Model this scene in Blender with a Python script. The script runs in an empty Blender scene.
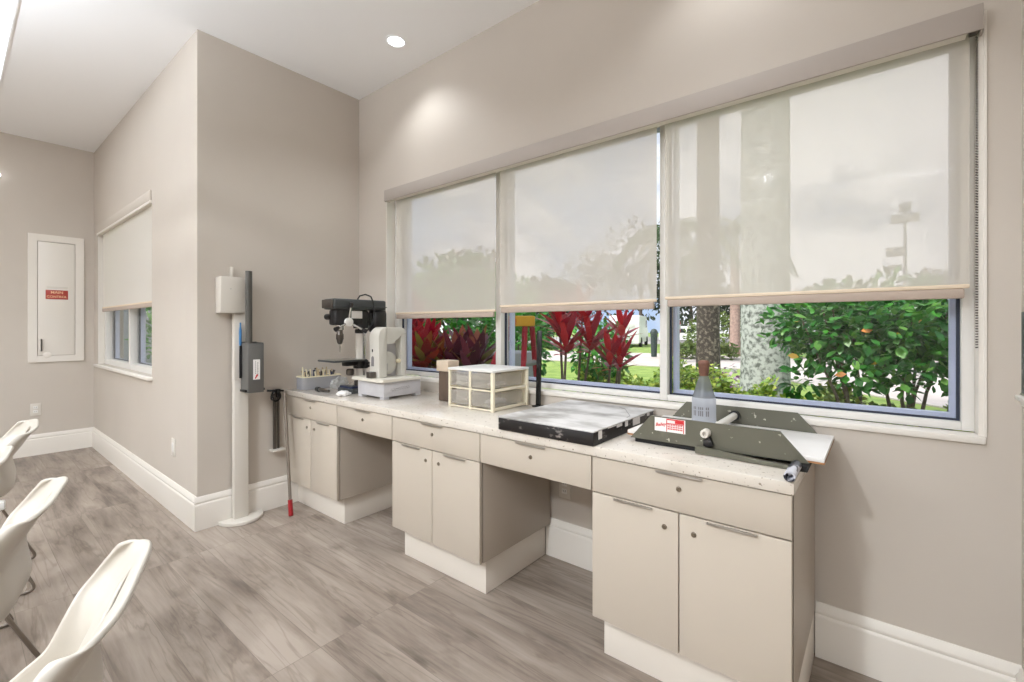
import bpy, bmesh, math, random
from mathutils import Vector, Matrix
from math import pi, sin, cos, radians, hypot
R = random.Random(11)
SC = bpy.context.scene
COL = SC.collection

# ------------------------------------------------------------------ materials
def lin(c):
    return tuple(((v/255)/12.92 if v/255 <= .04045 else ((v/255+.055)/1.055)**2.4) for v in c[:3])

def mat(name, c, rough=.5, metal=0., c2=None, scale=8., detail=4., bump=0., bscale=60., spec=.5, trans=0., stretch=None, sharp=None, coat=0., emit=0.):
    m = bpy.data.materials.new(name); m.use_nodes = True
    nt = m.node_tree; N = nt.nodes; L = nt.links
    b = N['Principled BSDF']
    b.inputs['Base Color'].default_value = (*lin(c), 1)
    b.inputs['Roughness'].default_value = rough
    b.inputs['Metallic'].default_value = metal
    b.inputs['Specular IOR Level'].default_value = spec
    b.inputs['Transmission Weight'].default_value = trans
    b.inputs['Coat Weight'].default_value = coat
    if emit:
        b.inputs['Emission Color'].default_value = (*lin(c), 1)
        b.inputs['Emission Strength'].default_value = emit
    tc = N.new('ShaderNodeTexCoord'); src = tc.outputs['Object']
    if stretch:
        mp = N.new('ShaderNodeMapping'); mp.inputs['Scale'].default_value = stretch
        L.new(src, mp.inputs['Vector']); src = mp.outputs['Vector']
    if c2:
        n = N.new('ShaderNodeTexNoise'); n.inputs['Scale'].default_value = scale; n.inputs['Detail'].default_value = detail
        r = N.new('ShaderNodeValToRGB'); a, z = sharp or (.35, .65)
        r.color_ramp.elements[0].position = a; r.color_ramp.elements[1].position = z
        r.color_ramp.elements[0].color = (*lin(c), 1); r.color_ramp.elements[1].color = (*lin(c2), 1)
        L.new(src, n.inputs['Vector']); L.new(n.outputs['Fac'], r.inputs['Fac']); L.new(r.outputs['Color'], b.inputs['Base Color'])
    if bump:
        n2 = N.new('ShaderNodeTexNoise'); n2.inputs['Scale'].default_value = bscale; n2.inputs['Detail'].default_value = 3
        bp = N.new('ShaderNodeBump'); bp.inputs['Strength'].default_value = bump; bp.inputs['Distance'].default_value = .004
        L.new(src, n2.inputs['Vector']); L.new(n2.outputs['Fac'], bp.inputs['Height']); L.new(bp.outputs['Normal'], b.inputs['Normal'])
    return m

def leafmat(name, cols, rough=.45, scale=3., trans=.25):
    """leaf surface: colour varies over the plant, some light passes through"""
    m = bpy.data.materials.new(name); m.use_nodes = True
    nt = m.node_tree; N = nt.nodes; L = nt.links
    b = N['Principled BSDF']; out = N['Material Output']
    g = N.new('ShaderNodeNewGeometry'); r = N.new('ShaderNodeValToRGB')
    e = r.color_ramp.elements
    while len(e) < len(cols): e.new(.5)
    for i, c in enumerate(cols):
        e[i].position = i/(len(cols)-1); e[i].color = (*lin(c), 1)
    L.new(g.outputs['Random Per Island'], r.inputs['Fac'])
    L.new(r.outputs['Color'], b.inputs['Base Color']); b.inputs['Roughness'].default_value = rough
    t = N.new('ShaderNodeBsdfTranslucent'); L.new(r.outputs['Color'], t.inputs['Color'])
    mx = N.new('ShaderNodeMixShader'); mx.inputs['Fac'].default_value = trans
    L.new(b.outputs[0], mx.inputs[1]); L.new(t.outputs[0], mx.inputs[2]); L.new(mx.outputs[0], out.inputs['Surface'])
    return m

def blindmat(name, see, c, tl, weave=True):
    """woven sunscreen fabric: open weave (see through), diffuse and translucent yarn"""
    m = bpy.data.materials.new(name); m.use_nodes = True
    nt = m.node_tree; N = nt.nodes; L = nt.links
    N.remove(N['Principled BSDF']); out = N['Material Output']
    d = N.new('ShaderNodeBsdfDiffuse'); d.inputs['Color'].default_value = (*lin(c), 1)
    t = N.new('ShaderNodeBsdfTranslucent'); t.inputs['Color'].default_value = (*lin(c), 1)
    p = N.new('ShaderNodeBsdfTransparent')
    a = N.new('ShaderNodeMixShader'); a.inputs['Fac'].default_value = tl
    L.new(d.outputs[0], a.inputs[1]); L.new(t.outputs[0], a.inputs[2])
    x = N.new('ShaderNodeMixShader'); x.inputs['Fac'].default_value = see
    L.new(a.outputs[0], x.inputs[1]); L.new(p.outputs[0], x.inputs[2]); L.new(x.outputs[0], out.inputs['Surface'])
    return m

def clearmat(name, c, see=.9, rough=.05, haze=0., hc=(230, 230, 228), tl=.5):
    """thin clear sheet: straight transmission, reflection by angle, optional milky haze"""
    m = bpy.data.materials.new(name); m.use_nodes = True
    nt = m.node_tree; N = nt.nodes; L = nt.links
    N.remove(N['Principled BSDF']); out = N['Material Output']
    p = N.new('ShaderNodeBsdfTransparent'); p.inputs['Color'].default_value = (*lin(c), 1)
    g = N.new('ShaderNodeBsdfGlossy'); g.inputs['Roughness'].default_value = rough
    f = N.new('ShaderNodeLayerWeight'); f.inputs['Blend'].default_value = .5
    pw = N.new('ShaderNodeMath'); pw.operation = 'POWER'; pw.inputs[1].default_value = 5; L.new(f.outputs['Facing'], pw.inputs[0])
    ma = N.new('ShaderNodeMath'); ma.operation = 'MULTIPLY_ADD'; ma.inputs[1].default_value = .5; ma.inputs[2].default_value = .02; L.new(pw.outputs[0], ma.inputs[0])
    x = N.new('ShaderNodeMixShader'); L.new(ma.outputs[0], x.inputs['Fac'])
    L.new(p.outputs[0], x.inputs[1]); L.new(g.outputs[0], x.inputs[2])
    last = x.outputs[0]
    if haze:
        d = N.new('ShaderNodeBsdfDiffuse'); d.inputs['Color'].default_value = (*lin(hc), 1)
        t = N.new('ShaderNodeBsdfTranslucent'); t.inputs['Color'].default_value = (*lin(hc), 1)
        h = N.new('ShaderNodeMixShader'); h.inputs['Fac'].default_value = tl
        L.new(d.outputs[0], h.inputs[1]); L.new(t.outputs[0], h.inputs[2])
        y = N.new('ShaderNodeMixShader'); y.inputs['Fac'].default_value = haze
        L.new(last, y.inputs[1]); L.new(h.outputs[0], y.inputs[2]); last = y.outputs[0]
    L.new(last, out.inputs['Surface'])
    return m

def emitmat(name, c, s):
    m = bpy.data.materials.new(name); m.use_nodes = True
    nt = m.node_tree; N = nt.nodes
    N.remove(N['Principled BSDF']); e = N.new('ShaderNodeEmission')
    e.inputs['Color'].default_value = (*lin(c), 1); e.inputs['Strength'].default_value = s
    nt.links.new(e.outputs[0], N['Material Output'].inputs['Surface'])
    return m

def floormat():
    m = bpy.data.materials.new('vinyl_plank'); m.use_nodes = True
    nt = m.node_tree; N = nt.nodes; L = nt.links; b = N['Principled BSDF']
    tc = N.new('ShaderNodeTexCoord')
    br = N.new('ShaderNodeTexBrick'); br.offset = .37; br.offset_frequency = 1; br.squash = 1
    br.inputs['Scale'].default_value = 1; br.inputs['Brick Width'].default_value = 1.22; br.inputs['Row Height'].default_value = .18
    br.inputs['Mortar Size'].default_value = .0012; br.inputs['Mortar Smooth'].default_value = .4
    br.inputs['Color1'].default_value = (0, 0, 0, 1); br.inputs['Color2'].default_value = (1, 1, 1, 1); br.inputs['Mortar'].default_value = (.5, .5, .5, 1)
    br.inputs['Bias'].default_value = 0
    L.new(tc.outputs['Object'], br.inputs['Vector'])
    # plank tone shifts the grain lookup so neighbours differ
    sx = N.new('ShaderNodeSeparateXYZ'); L.new(tc.outputs['Object'], sx.inputs[0])
    mu = N.new('ShaderNodeMath'); mu.operation = 'MULTIPLY'; mu.inputs[1].default_value = 7.3; L.new(br.outputs['Color'], mu.inputs[0])
    cx = N.new('ShaderNodeCombineXYZ'); L.new(sx.outputs[0], cx.inputs[0]); L.new(sx.outputs[1], cx.inputs[1]); L.new(mu.outputs[0], cx.inputs[2])
    mp = N.new('ShaderNodeMapping'); mp.inputs['Scale'].default_value = (1.0, 5, 1); L.new(cx.outputs[0], mp.inputs[0])
    n1 = N.new('ShaderNodeTexNoise'); n1.inputs['Scale'].default_value = 1.5; n1.inputs['Detail'].default_value = 7; n1.inputs['Roughness'].default_value = .58; n1.inputs['Distortion'].default_value = .5
    L.new(mp.outputs[0], n1.inputs['Vector'])
    mp2 = N.new('ShaderNodeMapping'); mp2.inputs['Scale'].default_value = (3, 60, 1); L.new(cx.outputs[0], mp2.inputs[0])
    n2 = N.new('ShaderNodeTexNoise'); n2.inputs['Scale'].default_value = 1.6; n2.inputs['Detail'].default_value = 4; L.new(mp2.outputs[0], n2.inputs['Vector'])
    n3 = N.new('ShaderNodeTexNoise'); n3.inputs['Scale'].default_value = 2.6; n3.inputs['Detail'].default_value = 3
    mp3 = N.new('ShaderNodeMapping'); mp3.inputs['Scale'].default_value = (1.6, 3.4, 1); L.new(cx.outputs[0], mp3.inputs[0]); L.new(mp3.outputs[0], n3.inputs['Vector'])
    r = N.new('ShaderNodeValToRGB'); e = r.color_ramp.elements
    e[0].position = .28; e[0].color = (*lin((104, 93, 84)), 1)
    e[1].position = .74; e[1].color = (*lin((168, 155, 143)), 1)
    q = e.new(.42); q.color = (*lin((132, 119, 108)), 1); q = e.new(.55); q.color = (*lin((149, 136, 124)), 1)
    # combine
    a = N.new('ShaderNodeMath'); a.operation = 'MULTIPLY_ADD'; a.inputs[1].default_value = .22; L.new(n2.outputs['Fac'], a.inputs[0]); L.new(n1.outputs['Fac'], a.inputs[2])
    c = N.new('ShaderNodeMath'); c.operation = 'MULTIPLY_ADD'; c.inputs[1].default_value = .15; L.new(br.outputs['Color'], c.inputs[0]); L.new(a.outputs[0], c.inputs[2])
    d = N.new('ShaderNodeMath'); d.operation = 'SUBTRACT'; d.inputs[1].default_value = .15; L.new(c.outputs[0], d.inputs[0])
    L.new(d.outputs[0], r.inputs['Fac'])
    # dark smudgy knots
    k = N.new('ShaderNodeValToRGB'); k.color_ramp.elements[0].position = .6; k.color_ramp.elements[1].position = .75
    k.color_ramp.elements[0].color = (1, 1, 1, 1); k.color_ramp.elements[1].color = (.62, .6, .58, 1)
    L.new(n3.outputs['Fac'], k.inputs['Fac'])
    mm = N.new('ShaderNodeMix'); mm.data_type = 'RGBA'; mm.blend_type = 'MULTIPLY'; mm.inputs['Factor'].default_value = 1
    L.new(r.outputs['Color'], mm.inputs['A']); L.new(k.outputs['Color'], mm.inputs['B'])
    n4 = N.new('ShaderNodeTexNoise'); n4.inputs['Scale'].default_value = 1.3; n4.inputs['Detail'].default_value = 5; n4.inputs['Distortion'].default_value = .7
    mp4 = N.new('ShaderNodeMapping'); mp4.inputs['Scale'].default_value = (.8, 9, 1); L.new(cx.outputs[0], mp4.inputs[0]); L.new(mp4.outputs[0], n4.inputs['Vector'])
    k4 = N.new('ShaderNodeValToRGB'); e4 = k4.color_ramp.elements; e4[0].position = .47; e4[0].color = (1, 1, 1, 1); e4[1].position = .53; e4[1].color = (1, 1, 1, 1)
    q4 = e4.new(.5); q4.color = (.72, .70, .68, 1); L.new(n4.outputs['Fac'], k4.inputs['Fac'])
    m4 = N.new('ShaderNodeMix'); m4.data_type = 'RGBA'; m4.blend_type = 'MULTIPLY'; m4.inputs['Factor'].default_value = .85
    L.new(mm.outputs['Result'], m4.inputs['A']); L.new(k4.outputs['Color'], m4.inputs['B']); mm = m4
    # seams
    m2 = N.new('ShaderNodeMix'); m2.data_type = 'RGBA'; m2.inputs['B'].default_value = (*lin((96, 84, 74)), 1)
    f = N.new('ShaderNodeMath'); f.operation = 'MULTIPLY'; f.inputs[1].default_value = .55; L.new(br.outputs['Fac'], f.inputs[0])
    L.new(f.outputs[0], m2.inputs['Factor']); L.new(mm.outputs['Result'], m2.inputs['A'])
    L.new(m2.outputs['Result'], b.inputs['Base Color'])
    b.inputs['Roughness'].default_value = .42; b.inputs['Specular IOR Level'].default_value = .4
    return m

def worktopmat():
    m = mat('quartz_worktop', (212, 203, 190), .16, c2=(222, 214, 203), scale=5, coat=.2)
    nt = m.node_tree; N = nt.nodes; L = nt.links; b = N['Principled BSDF']
    old = b.inputs['Base Color'].links[0].from_socket
    tc = N.new('ShaderNodeTexCoord'); n = N.new('ShaderNodeTexNoise'); n.inputs['Scale'].default_value = 95; n.inputs['Detail'].default_value = 2
    r = N.new('ShaderNodeValToRGB'); r.color_ramp.elements[0].position = .655; r.color_ramp.elements[1].position = .71
    r.color_ramp.elements[0].color = (0, 0, 0, 1); r.color_ramp.elements[1].color = (1, 1, 1, 1)
    L.new(tc.outputs['Object'], n.inputs['Vector']); L.new(n.outputs['Fac'], r.inputs['Fac'])
    mm = N.new('ShaderNodeMix'); mm.data_type = 'RGBA'; mm.inputs['B'].default_value = (*lin((150, 136, 118)), 1)
    L.new(r.outputs['Color'], mm.inputs['Factor']); L.new(old, mm.inputs['A']); L.new(mm.outputs['Result'], b.inputs['Base Color'])
    return m

M = dict(
    wall=mat('wall_paint', (197, 188, 177), .62, c2=(194, 185, 174), scale=2, bump=.06, bscale=220, spec=.3),
    ceil=mat('ceiling_paint', (243, 243, 243), .8, spec=.2),
    trim=mat('white_trim', (226, 220, 211), .38),
    winwhite=mat('window_vinyl', (222, 219, 214), .4),
    winout=mat('outer_frame_vinyl', (196, 204, 226), .45),
    gasket=mat('window_gasket', (24, 32, 52), .5),
    cab=mat('cabinet_laminate', (190, 179, 164), .36, c2=(193, 182, 167), scale=1.5),
    cabin=mat('cabinet_side', (178, 167, 153), .4),
    kick=mat('toe_kick', (226, 218, 207), .45),
    gap=mat('cabinet_gap_shade', (116, 104, 92), .6),
    top=worktopmat(), floor=floormat(),
    steel=mat('brushed_steel', (190, 186, 180), .3, 1.),
    chrome=mat('chrome', (205, 203, 200), .18, 1.),
    darksteel=mat('dark_steel', (98, 92, 86), .38, .8),
    rodsteel=mat('rod_steel', (140, 130, 120), .4, .6),
    legsteel=mat('leg_steel', (150, 142, 134), .28, 1.),
    brass=mat('lock_steel', (150, 140, 126), .35, 1.),
    black=mat('black_paint', (22, 21, 22), .42),
    blackshiny=mat('black_gloss', (14, 14, 15), .22),
    blackrub=mat('black_rubber', (20, 19, 18), .8),
    darkgrey=mat('dark_grey_cast', (62, 64, 64), .45),
    midgrey=mat('grey_plastic', (92, 90, 86), .42),
    tube=mat('grey_tube', (78, 75, 70), .4),
    offwhite=mat('off_white_enamel', (214, 208, 198), .35),
    ivory=mat('ivory_plastic', (232, 222, 190), .4),
    cream=mat('cream_plastic', (233, 224, 200), .38),
    white=mat('white_plastic', (232, 230, 225), .35),
    sawwhite=mat('saw_enamel', (210, 207, 198), .4, c2=(204, 200, 190), scale=9),
    sawtray=mat('saw_tray', (220, 215, 202), .4),
    sawgrey=mat('saw_side', (190, 188, 190), .5, c2=(182, 180, 182), scale=14),
    olive=mat('olive_grey_paint', (92, 90, 77), .38, c2=(95, 93, 80), scale=6),
    oliveworn=mat('worn_olive_paint', (92, 90, 77), .4, c2=(188, 184, 168), scale=55, detail=3, sharp=(.68, .74)),
    boardwhite=mat('white_board', (224, 220, 214), .45, c2=(236, 233, 229), scale=4),
    woodedge=mat('board_edge_wood', (168, 122, 82), .6, c2=(140, 98, 62), scale=30, stretch=(1, 8, 8)),
    roller=mat('roller_tube', (218, 212, 202), .35),
    red=mat('red_plastic', (150, 22, 30), .4),
    redpaint=mat('red_print', (196, 36, 40), .5),
    redsign=mat('red_sign', (160, 56, 44), .5),
    signtext=mat('sign_letters', (240, 200, 160), .5),
    paper=mat('white_paper', (236, 232, 228), .6),
    print_=mat('grey_print', (120, 116, 116), .6),
    brown=mat('dark_brown_board', (88, 70, 56), .6, c2=(74, 58, 46), scale=12),
    beige=mat('beige_block', (212, 194, 172), .55, c2=(205, 186, 164), scale=10),
    cork=mat('brown_cap', (122, 84, 68), .7, c2=(96, 64, 52), scale=40),
    slabtop=mat('plaster_dusted_top', (150, 146, 140), .7, c2=(214, 211, 208), scale=5.5, detail=6, sharp=(.36, .6), stretch=(1, 1.6, 1)),
    slabblack=mat('scuffed_black_side', (17, 13, 13), .45, c2=(140, 132, 126), scale=20, detail=4, sharp=(.62, .72), stretch=(1, 1, 2.2)),
    navy=mat('navy_plastic', (34, 42, 74), .5),
    chairshell=mat('chair_shell', (192, 185, 174), .38),
    blue=mat('blue_plastic', (60, 118, 168), .4),
    clay=mat('tool_wood', (196, 176, 140), .6, c2=(170, 150, 118), scale=20),
    blind=blindmat('sunscreen_fabric', .47, (236, 229, 220), .4),
    blind2=blindmat('sunscreen_fabric_dense', .2, (244, 238, 232), .45),
    hem=mat('blind_hem', (176, 159, 145), .7),
    hemlight=mat('blind_hem_top', (222, 204, 180), .7),
    valance=mat('valance_fabric', (168, 158, 149), .65),
    vunder=mat('valance_underside', (222, 216, 206), .5),
    glass=clearmat('window_glass', (249, 249, 250)),
    lightoddment=mat('pale_oddments', (222, 214, 204), .6, c2=(180, 174, 168), scale=40), midoddment=mat('grey_oddments', (196, 194, 192), .6, c2=(150, 150, 152), scale=40),
    drawerclear=clearmat('milky_clear_drawer', (250, 250, 249), rough=.2, haze=.24, hc=(250, 246, 240), tl=.6),
    bottle_top=clearmat('frosted_bottle', (214, 216, 216), rough=.2, haze=.35, hc=(176, 178, 178)),
    bottle_low=clearmat('filled_bottle', (235, 238, 244), rough=.15, haze=.55, hc=(226, 228, 234)),
    basket=clearmat('clear_basket', (234, 236, 242), rough=.2, haze=.3, hc=(248, 248, 250)),
    bag=clearmat('crumpled_film', (232, 232, 230), rough=.12, haze=.5),
    lamp=emitmat('lamp_diffuser', (248, 250, 255), 9.), lampstrip=emitmat('strip_diffuser', (242, 248, 255), 3.),
)

# ------------------------------------------------------------------ mesh builder
class MB:
    def __init__(s): s.bm = bmesh.new()
    def box(s, x0, x1, y0, y1, z0, z1, bev=0., seg=2, rot=None, piv=None):
        vs = [s.bm.verts.new((x, y, z)) for z in (z0, z1) for y in (y0, y1) for x in (x0, x1)]
        fs = [s.bm.faces.new([vs[i] for i in q]) for q in ((0, 2, 3, 1), (4, 5, 7, 6), (0, 1, 5, 4), (2, 6, 7, 3), (0, 4, 6, 2), (1, 3, 7, 5))]
        if rot is not None:
            p = Vector(piv if piv else ((x0+x1)/2, (y0+y1)/2, (z0+z1)/2))
            for v in vs: v.co = rot @ (v.co-p) + p
        if bev:
            es = list({e for f in fs for e in f.edges})
            bmesh.ops.bevel(s.bm, geom=es, offset=bev, segments=seg, profile=.5, affect='EDGES')
        return s
    def prism(s, pts, fn, d0, d1, bev=0.):
        """polygon pts (a,b) extruded from d0 to d1; fn(a,b,d)->xyz"""
        a = [s.bm.verts.new(fn(p[0], p[1], d0)) for p in pts]; b = [s.bm.verts.new(fn(p[0], p[1], d1)) for p in pts]
        n = len(pts); fs = [s.bm.faces.new(a), s.bm.faces.new(b[::-1])]
        for i in range(n): fs.append(s.bm.faces.new((a[(i+1) % n], a[i], b[i], b[(i+1) % n])))
        if bev:
            es = list(set(fs[0].edges) | set(fs[1].edges))
            bmesh.ops.bevel(s.bm, geom=es, offset=bev, segments=2, profile=.5, affect='EDGES')
        bmesh.ops.recalc_face_normals(s.bm, faces=[f for f in s.bm.faces if f.is_valid])
        return s
    def ring_prism(s, outer, inner, fn, d0, d1):
        n = len(outer)
        L = [[s.bm.verts.new(fn(p[0], p[1], d)) for p in q] for q in (outer, inner) for d in (d0, d1)]
        o0, o1, i0, i1 = L
        for k in range(n):
            j = (k+1) % n
            for q in ((o0[k], o0[j], i0[j], i0[k]), (o1[j], o1[k], i1[k], i1[j]), (o0[j], o0[k], o1[k], o1[j]), (i0[k], i0[j], i1[j], i1[k])): s.bm.faces.new(q)
        bmesh.ops.recalc_face_normals(s.bm, faces=s.bm.faces)
        return s
    def cyl(s, a, b, r, r2=None, n=20, cap=True):
        return s.tube([a, b], [r, r if r2 is None else r2], n, cap)
    def tube(s, pts, r, n=10, cap=True):
        pts = [Vector(p) for p in pts]
        rs = r if isinstance(r, (list, tuple)) else [r]*len(pts)
        rings = []; up = None
        for i, p in enumerate(pts):
            t = (pts[min(i+1, len(pts)-1)]-pts[max(i-1, 0)]).normalized()
            if up is None: up = t.orthogonal().normalized()
            up = (up - t*up.dot(t))
            if up.length < 1e-5: up = t.orthogonal()
            up.normalize(); w = t.cross(up)
            rings.append([s.bm.verts.new(p + (up*cos(2*pi*k/n)+w*sin(2*pi*k/n))*rs[i]) for k in range(n)])
        for q, o in zip(rings, rings[1:]):
            for k in range(n): s.bm.faces.new((q[k], q[(k+1) % n], o[(k+1) % n], o[k]))
        if cap:
            s.bm.faces.new(rings[0][::-1]); s.bm.faces.new(rings[-1])
        return s
    def lathe(s, prof, c, axis='z', n=28, cap=True):
        """prof: (radius, height)"""
        A = {'z': lambda r, h, t: (c[0]+r*cos(t), c[1]+r*sin(t), c[2]+h), 'y': lambda r, h, t: (c[0]+r*cos(t), c[1]+h, c[2]+r*sin(t)), 'x': lambda r, h, t: (c[0]+h, c[1]+r*cos(t), c[2]+r*sin(t))}[axis]
        rings = [[s.bm.verts.new(A(max(r, 1e-4), h, 2*pi*k/n)) for k in range(n)] for r, h in prof]
        for q, o in zip(rings, rings[1:]):
            for k in range(n): s.bm.faces.new((q[k], q[(k+1) % n], o[(k+1) % n], o[k]))
        if cap:
            s.bm.faces.new(rings[0][::-1]); s.bm.faces.new(rings[-1])
        bmesh.ops.recalc_face_normals(s.bm, faces=s.bm.faces)
        return s
    def ball(s, c, r, sc=(1, 1, 1), u=14, v=9):
        bmesh.ops.create_uvsphere(s.bm, u_segments=u, v_segments=v, radius=r, matrix=Matrix.Translation(c) @ Matrix.Diagonal((*sc, 1)))
        return s
    def quad(s, *p):
        s.bm.faces.new([s.bm.verts.new(q) for q in p]); return s
    def leaf(s, p, d, nrm, L, W, bend=.25, segs=2):
        """a leaf blade from p along d, folded gently"""
        d = Vector(d).normalized(); n = Vector(nrm); n = (n-d*n.dot(d))
        if n.length < 1e-4: n = d.orthogonal()
        n.normalize(); w = d.cross(n); p = Vector(p)
        prof = {2: ((0, .05), (.5, 1), (1, 0)), 3: ((0, .12), (.3, .8), (.62, 1), (1, 0)), 4: ((0, .3), (.25, .8), (.55, 1), (.82, .6), (1, 0))}[segs]
        prev = None
        for t, k in prof:
            c = p + d*(L*t) - n*(bend*L*t*t)
            if k > 0: cur = (s.bm.verts.new(c-w*(W/2*k)), s.bm.verts.new(c+w*(W/2*k)))
            else: cur = (s.bm.verts.new(c),)
            if prev:
                s.bm.faces.new((prev[0], prev[1], cur[1], cur[0]) if len(cur) == 2 else (prev[0], prev[1], cur[0]))
            prev = cur
        return s
    def text(s, body, size, fn, align='CENTER', shear=0., bold=.025):
        cu = bpy.data.curves.new('letters', 'FONT'); cu.body = body; cu.size = size; cu.align_x = align; cu.align_y = 'CENTER'; cu.shear = shear; cu.resolution_u = 3; cu.offset = size*bold
        o = bpy.data.objects.new('letters', cu); COL.objects.link(o)
        dg = bpy.context.evaluated_depsgraph_get(); dg.update()
        me = bpy.data.meshes.new_from_object(o.evaluated_get(dg))
        vs = [s.bm.verts.new(fn(v.co.x, v.co.y)) for v in me.vertices]
        for p in me.polygons:
            try: s.bm.faces.new([vs[i] for i in p.vertices])
            except ValueError: pass
        bpy.data.objects.remove(o); bpy.data.curves.remove(cu); bpy.data.meshes.remove(me)
        return s

def woff(o):
    v = Vector((0, 0, 0))
    while o: v += o.location; o = o.parent
    return v

def build(name, mb, m, parent=None, origin=None, smooth=True, ang=38, mods=None):
    me = bpy.data.meshes.new(name); bm = mb.bm
    off = woff(parent) if parent else Vector(origin or (0, 0, 0))
    if off.length: bmesh.ops.translate(bm, verts=bm.verts, vec=-off)
    bm.normal_update()
    if smooth:
        for f in bm.faces: f.smooth = True
        for e in bm.edges:
            if len(e.link_faces) != 2 or e.calc_face_angle(0) > radians(ang): e.smooth = False
    bm.to_mesh(me); bm.free(); me.materials.append(m)
    o = bpy.data.objects.new(name, me); COL.objects.link(o)
    if parent: o.parent = parent
    elif origin: o.location = origin
    for t, kw in (mods or []):
        md = o.modifiers.new(t.lower(), t)
        for k, v in kw.items(): setattr(md, k, v)
    return o

def tag(o, label, cat, group=None, kind=None):
    o['label'] = label
    if cat: o['category'] = cat
    if group: o['group'] = group
    if kind: o['kind'] = kind
    return o

def thing(name, label, cat, loc, group=None):
    o = bpy.data.objects.new(name, None); COL.objects.link(o); o.location = loc; o.empty_display_size = .1
    return tag(o, label, cat, group)

def struct(name, mb, m, label=None, **k):
    o = build(name, mb, m, **k); o['kind'] = 'structure'
    if label: o['label'] = label
    return o

def dup(root, loc, rz=0., label=None):
    r = root.copy(); COL.objects.link(r); r.location = loc; r.rotation_euler = (0, 0, rz)
    if label: r['label'] = label
    for ch in list(root.children):
        c = ch.copy(); COL.objects.link(c); c.parent = r
        for g in list(ch.children):
            d = g.copy(); COL.objects.link(d); d.parent = c
    return r

# ------------------------------------------------------------------ camera: level, 16 mm, window wall is the plane Y = YW
H = 1.23; F = 455.; TH = math.atan2(367, 455); S, C = sin(TH), cos(TH)
cam = bpy.data.cameras.new('camera'); co = bpy.data.objects.new('camera', cam); COL.objects.link(co)
cam.sensor_width = 36; cam.lens = 36*F/1024; cam.shift_y = -13.5/1024; cam.clip_end = 300; cam.clip_start = .02
co.location = (0, 0, H); co.rotation_euler = (pi/2, 0, TH)
SC.camera = co

def at(px, d, z=0.):
    """point at distance d along the camera axis, in the direction of column px, at height z (used outdoors)"""
    u = (px-512)/F*d
    return (-S*d+C*u, C*d+S*u, z)
def zat(py, d): return H+(327.5-py)/F*d

YW = 2.055; XE = -3.22; YC = .95; XF = -6.33; HC = 3.04; T = .2
# ------------------------------------------------------------------ room shell
struct('floor', MB().box(-6.6, 3.4, -4.2, 2.25, -.08, 0), M['floor'], smooth=False)
struct('ceiling', MB().box(-6.6, 3.4, -4.2, 2.35, HC, HC+.15), M['ceil'], smooth=False)
WX0, WX1, WZ0, WZ1 = -2.868, .258, .861, 2.258
w = MB()
w.box(XE, WX0, YW, YW+T, 0, HC); w.box(WX1, 3.4, YW, YW+T, 0, HC); w.box(WX0, WX1, YW, YW+T, 0, WZ0); w.box(WX0, WX1, YW, YW+T, WZ1, HC)
struct('wall_window', w, M['wall'], smooth=False)
struct('wall_end', MB().box(XE-T, XE, YC, YW+T, 0, HC), M['wall'], smooth=False)
CX0, CX1, CZ0, CZ1 = -6.13, -4.2, .862, 2.19
w = MB()
w.box(XF-T, CX0, YC, YC+T, 0, HC); w.box(CX1, XE-T-.0005, YC, YC+T, 0, HC); w.box(CX0, CX1, YC, YC+T, 0, CZ0); w.box(CX0, CX1, YC, YC+T, CZ1, HC)
struct('wall_passage', w, M['wall'], smooth=False)
struct('wall_far', MB().box(XF-T, XF, -4.2, YC, 0, HC), M['wall'], smooth=False)
struct('wall_back', MB().box(-6.5, 3.4, -4.2, -4.0, 0, HC), M['wall'], smooth=False)
struct('wall_right', MB().box(3.2, 3.4, -4.0, YW, 0, HC), M['wall'], smooth=False)
struct('wall_stub', MB().box(.338, .46, 1.15, YW, 0, HC), M['wall'], smooth=False)

def base_profile(flip=False):
    # (out from wall, height)
    return [(0, 0), (.018, 0), (.018, .148), (.0165, .156), (.012, .16), (.0145, .166), (.0145, .176), (.009, .184), (.0075, .196), (.004, .2), (0, .2)]
def base_x(name, x0, x1, y, sgn=-1):
    struct(name, MB().prism(base_profile(), lambda a, b, d: (d, y+sgn*a, b), x0, x1), M['trim'])
def base_y(name, y0, y1, x, sgn=1):
    struct(name, MB().prism(base_profile(), lambda a, b, d: (x+sgn*a, d, b), y0, y1), M['trim'])
base_x('baseboard_window', -.186, .338, YW); base_x('baseboard_knee', -1.408, -.81, YW); base_x('baseboard_recess', -2.598, -2.005, YW)
base_y('baseboard_end', YC-.018, 1.5565, XE); base_x('baseboard_passage', XF+.018, XE, YC); base_y('baseboard_far', -4., YC, XF)
base_y('baseboard_stub', 1.15, YW-.018, .338, -1)

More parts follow.
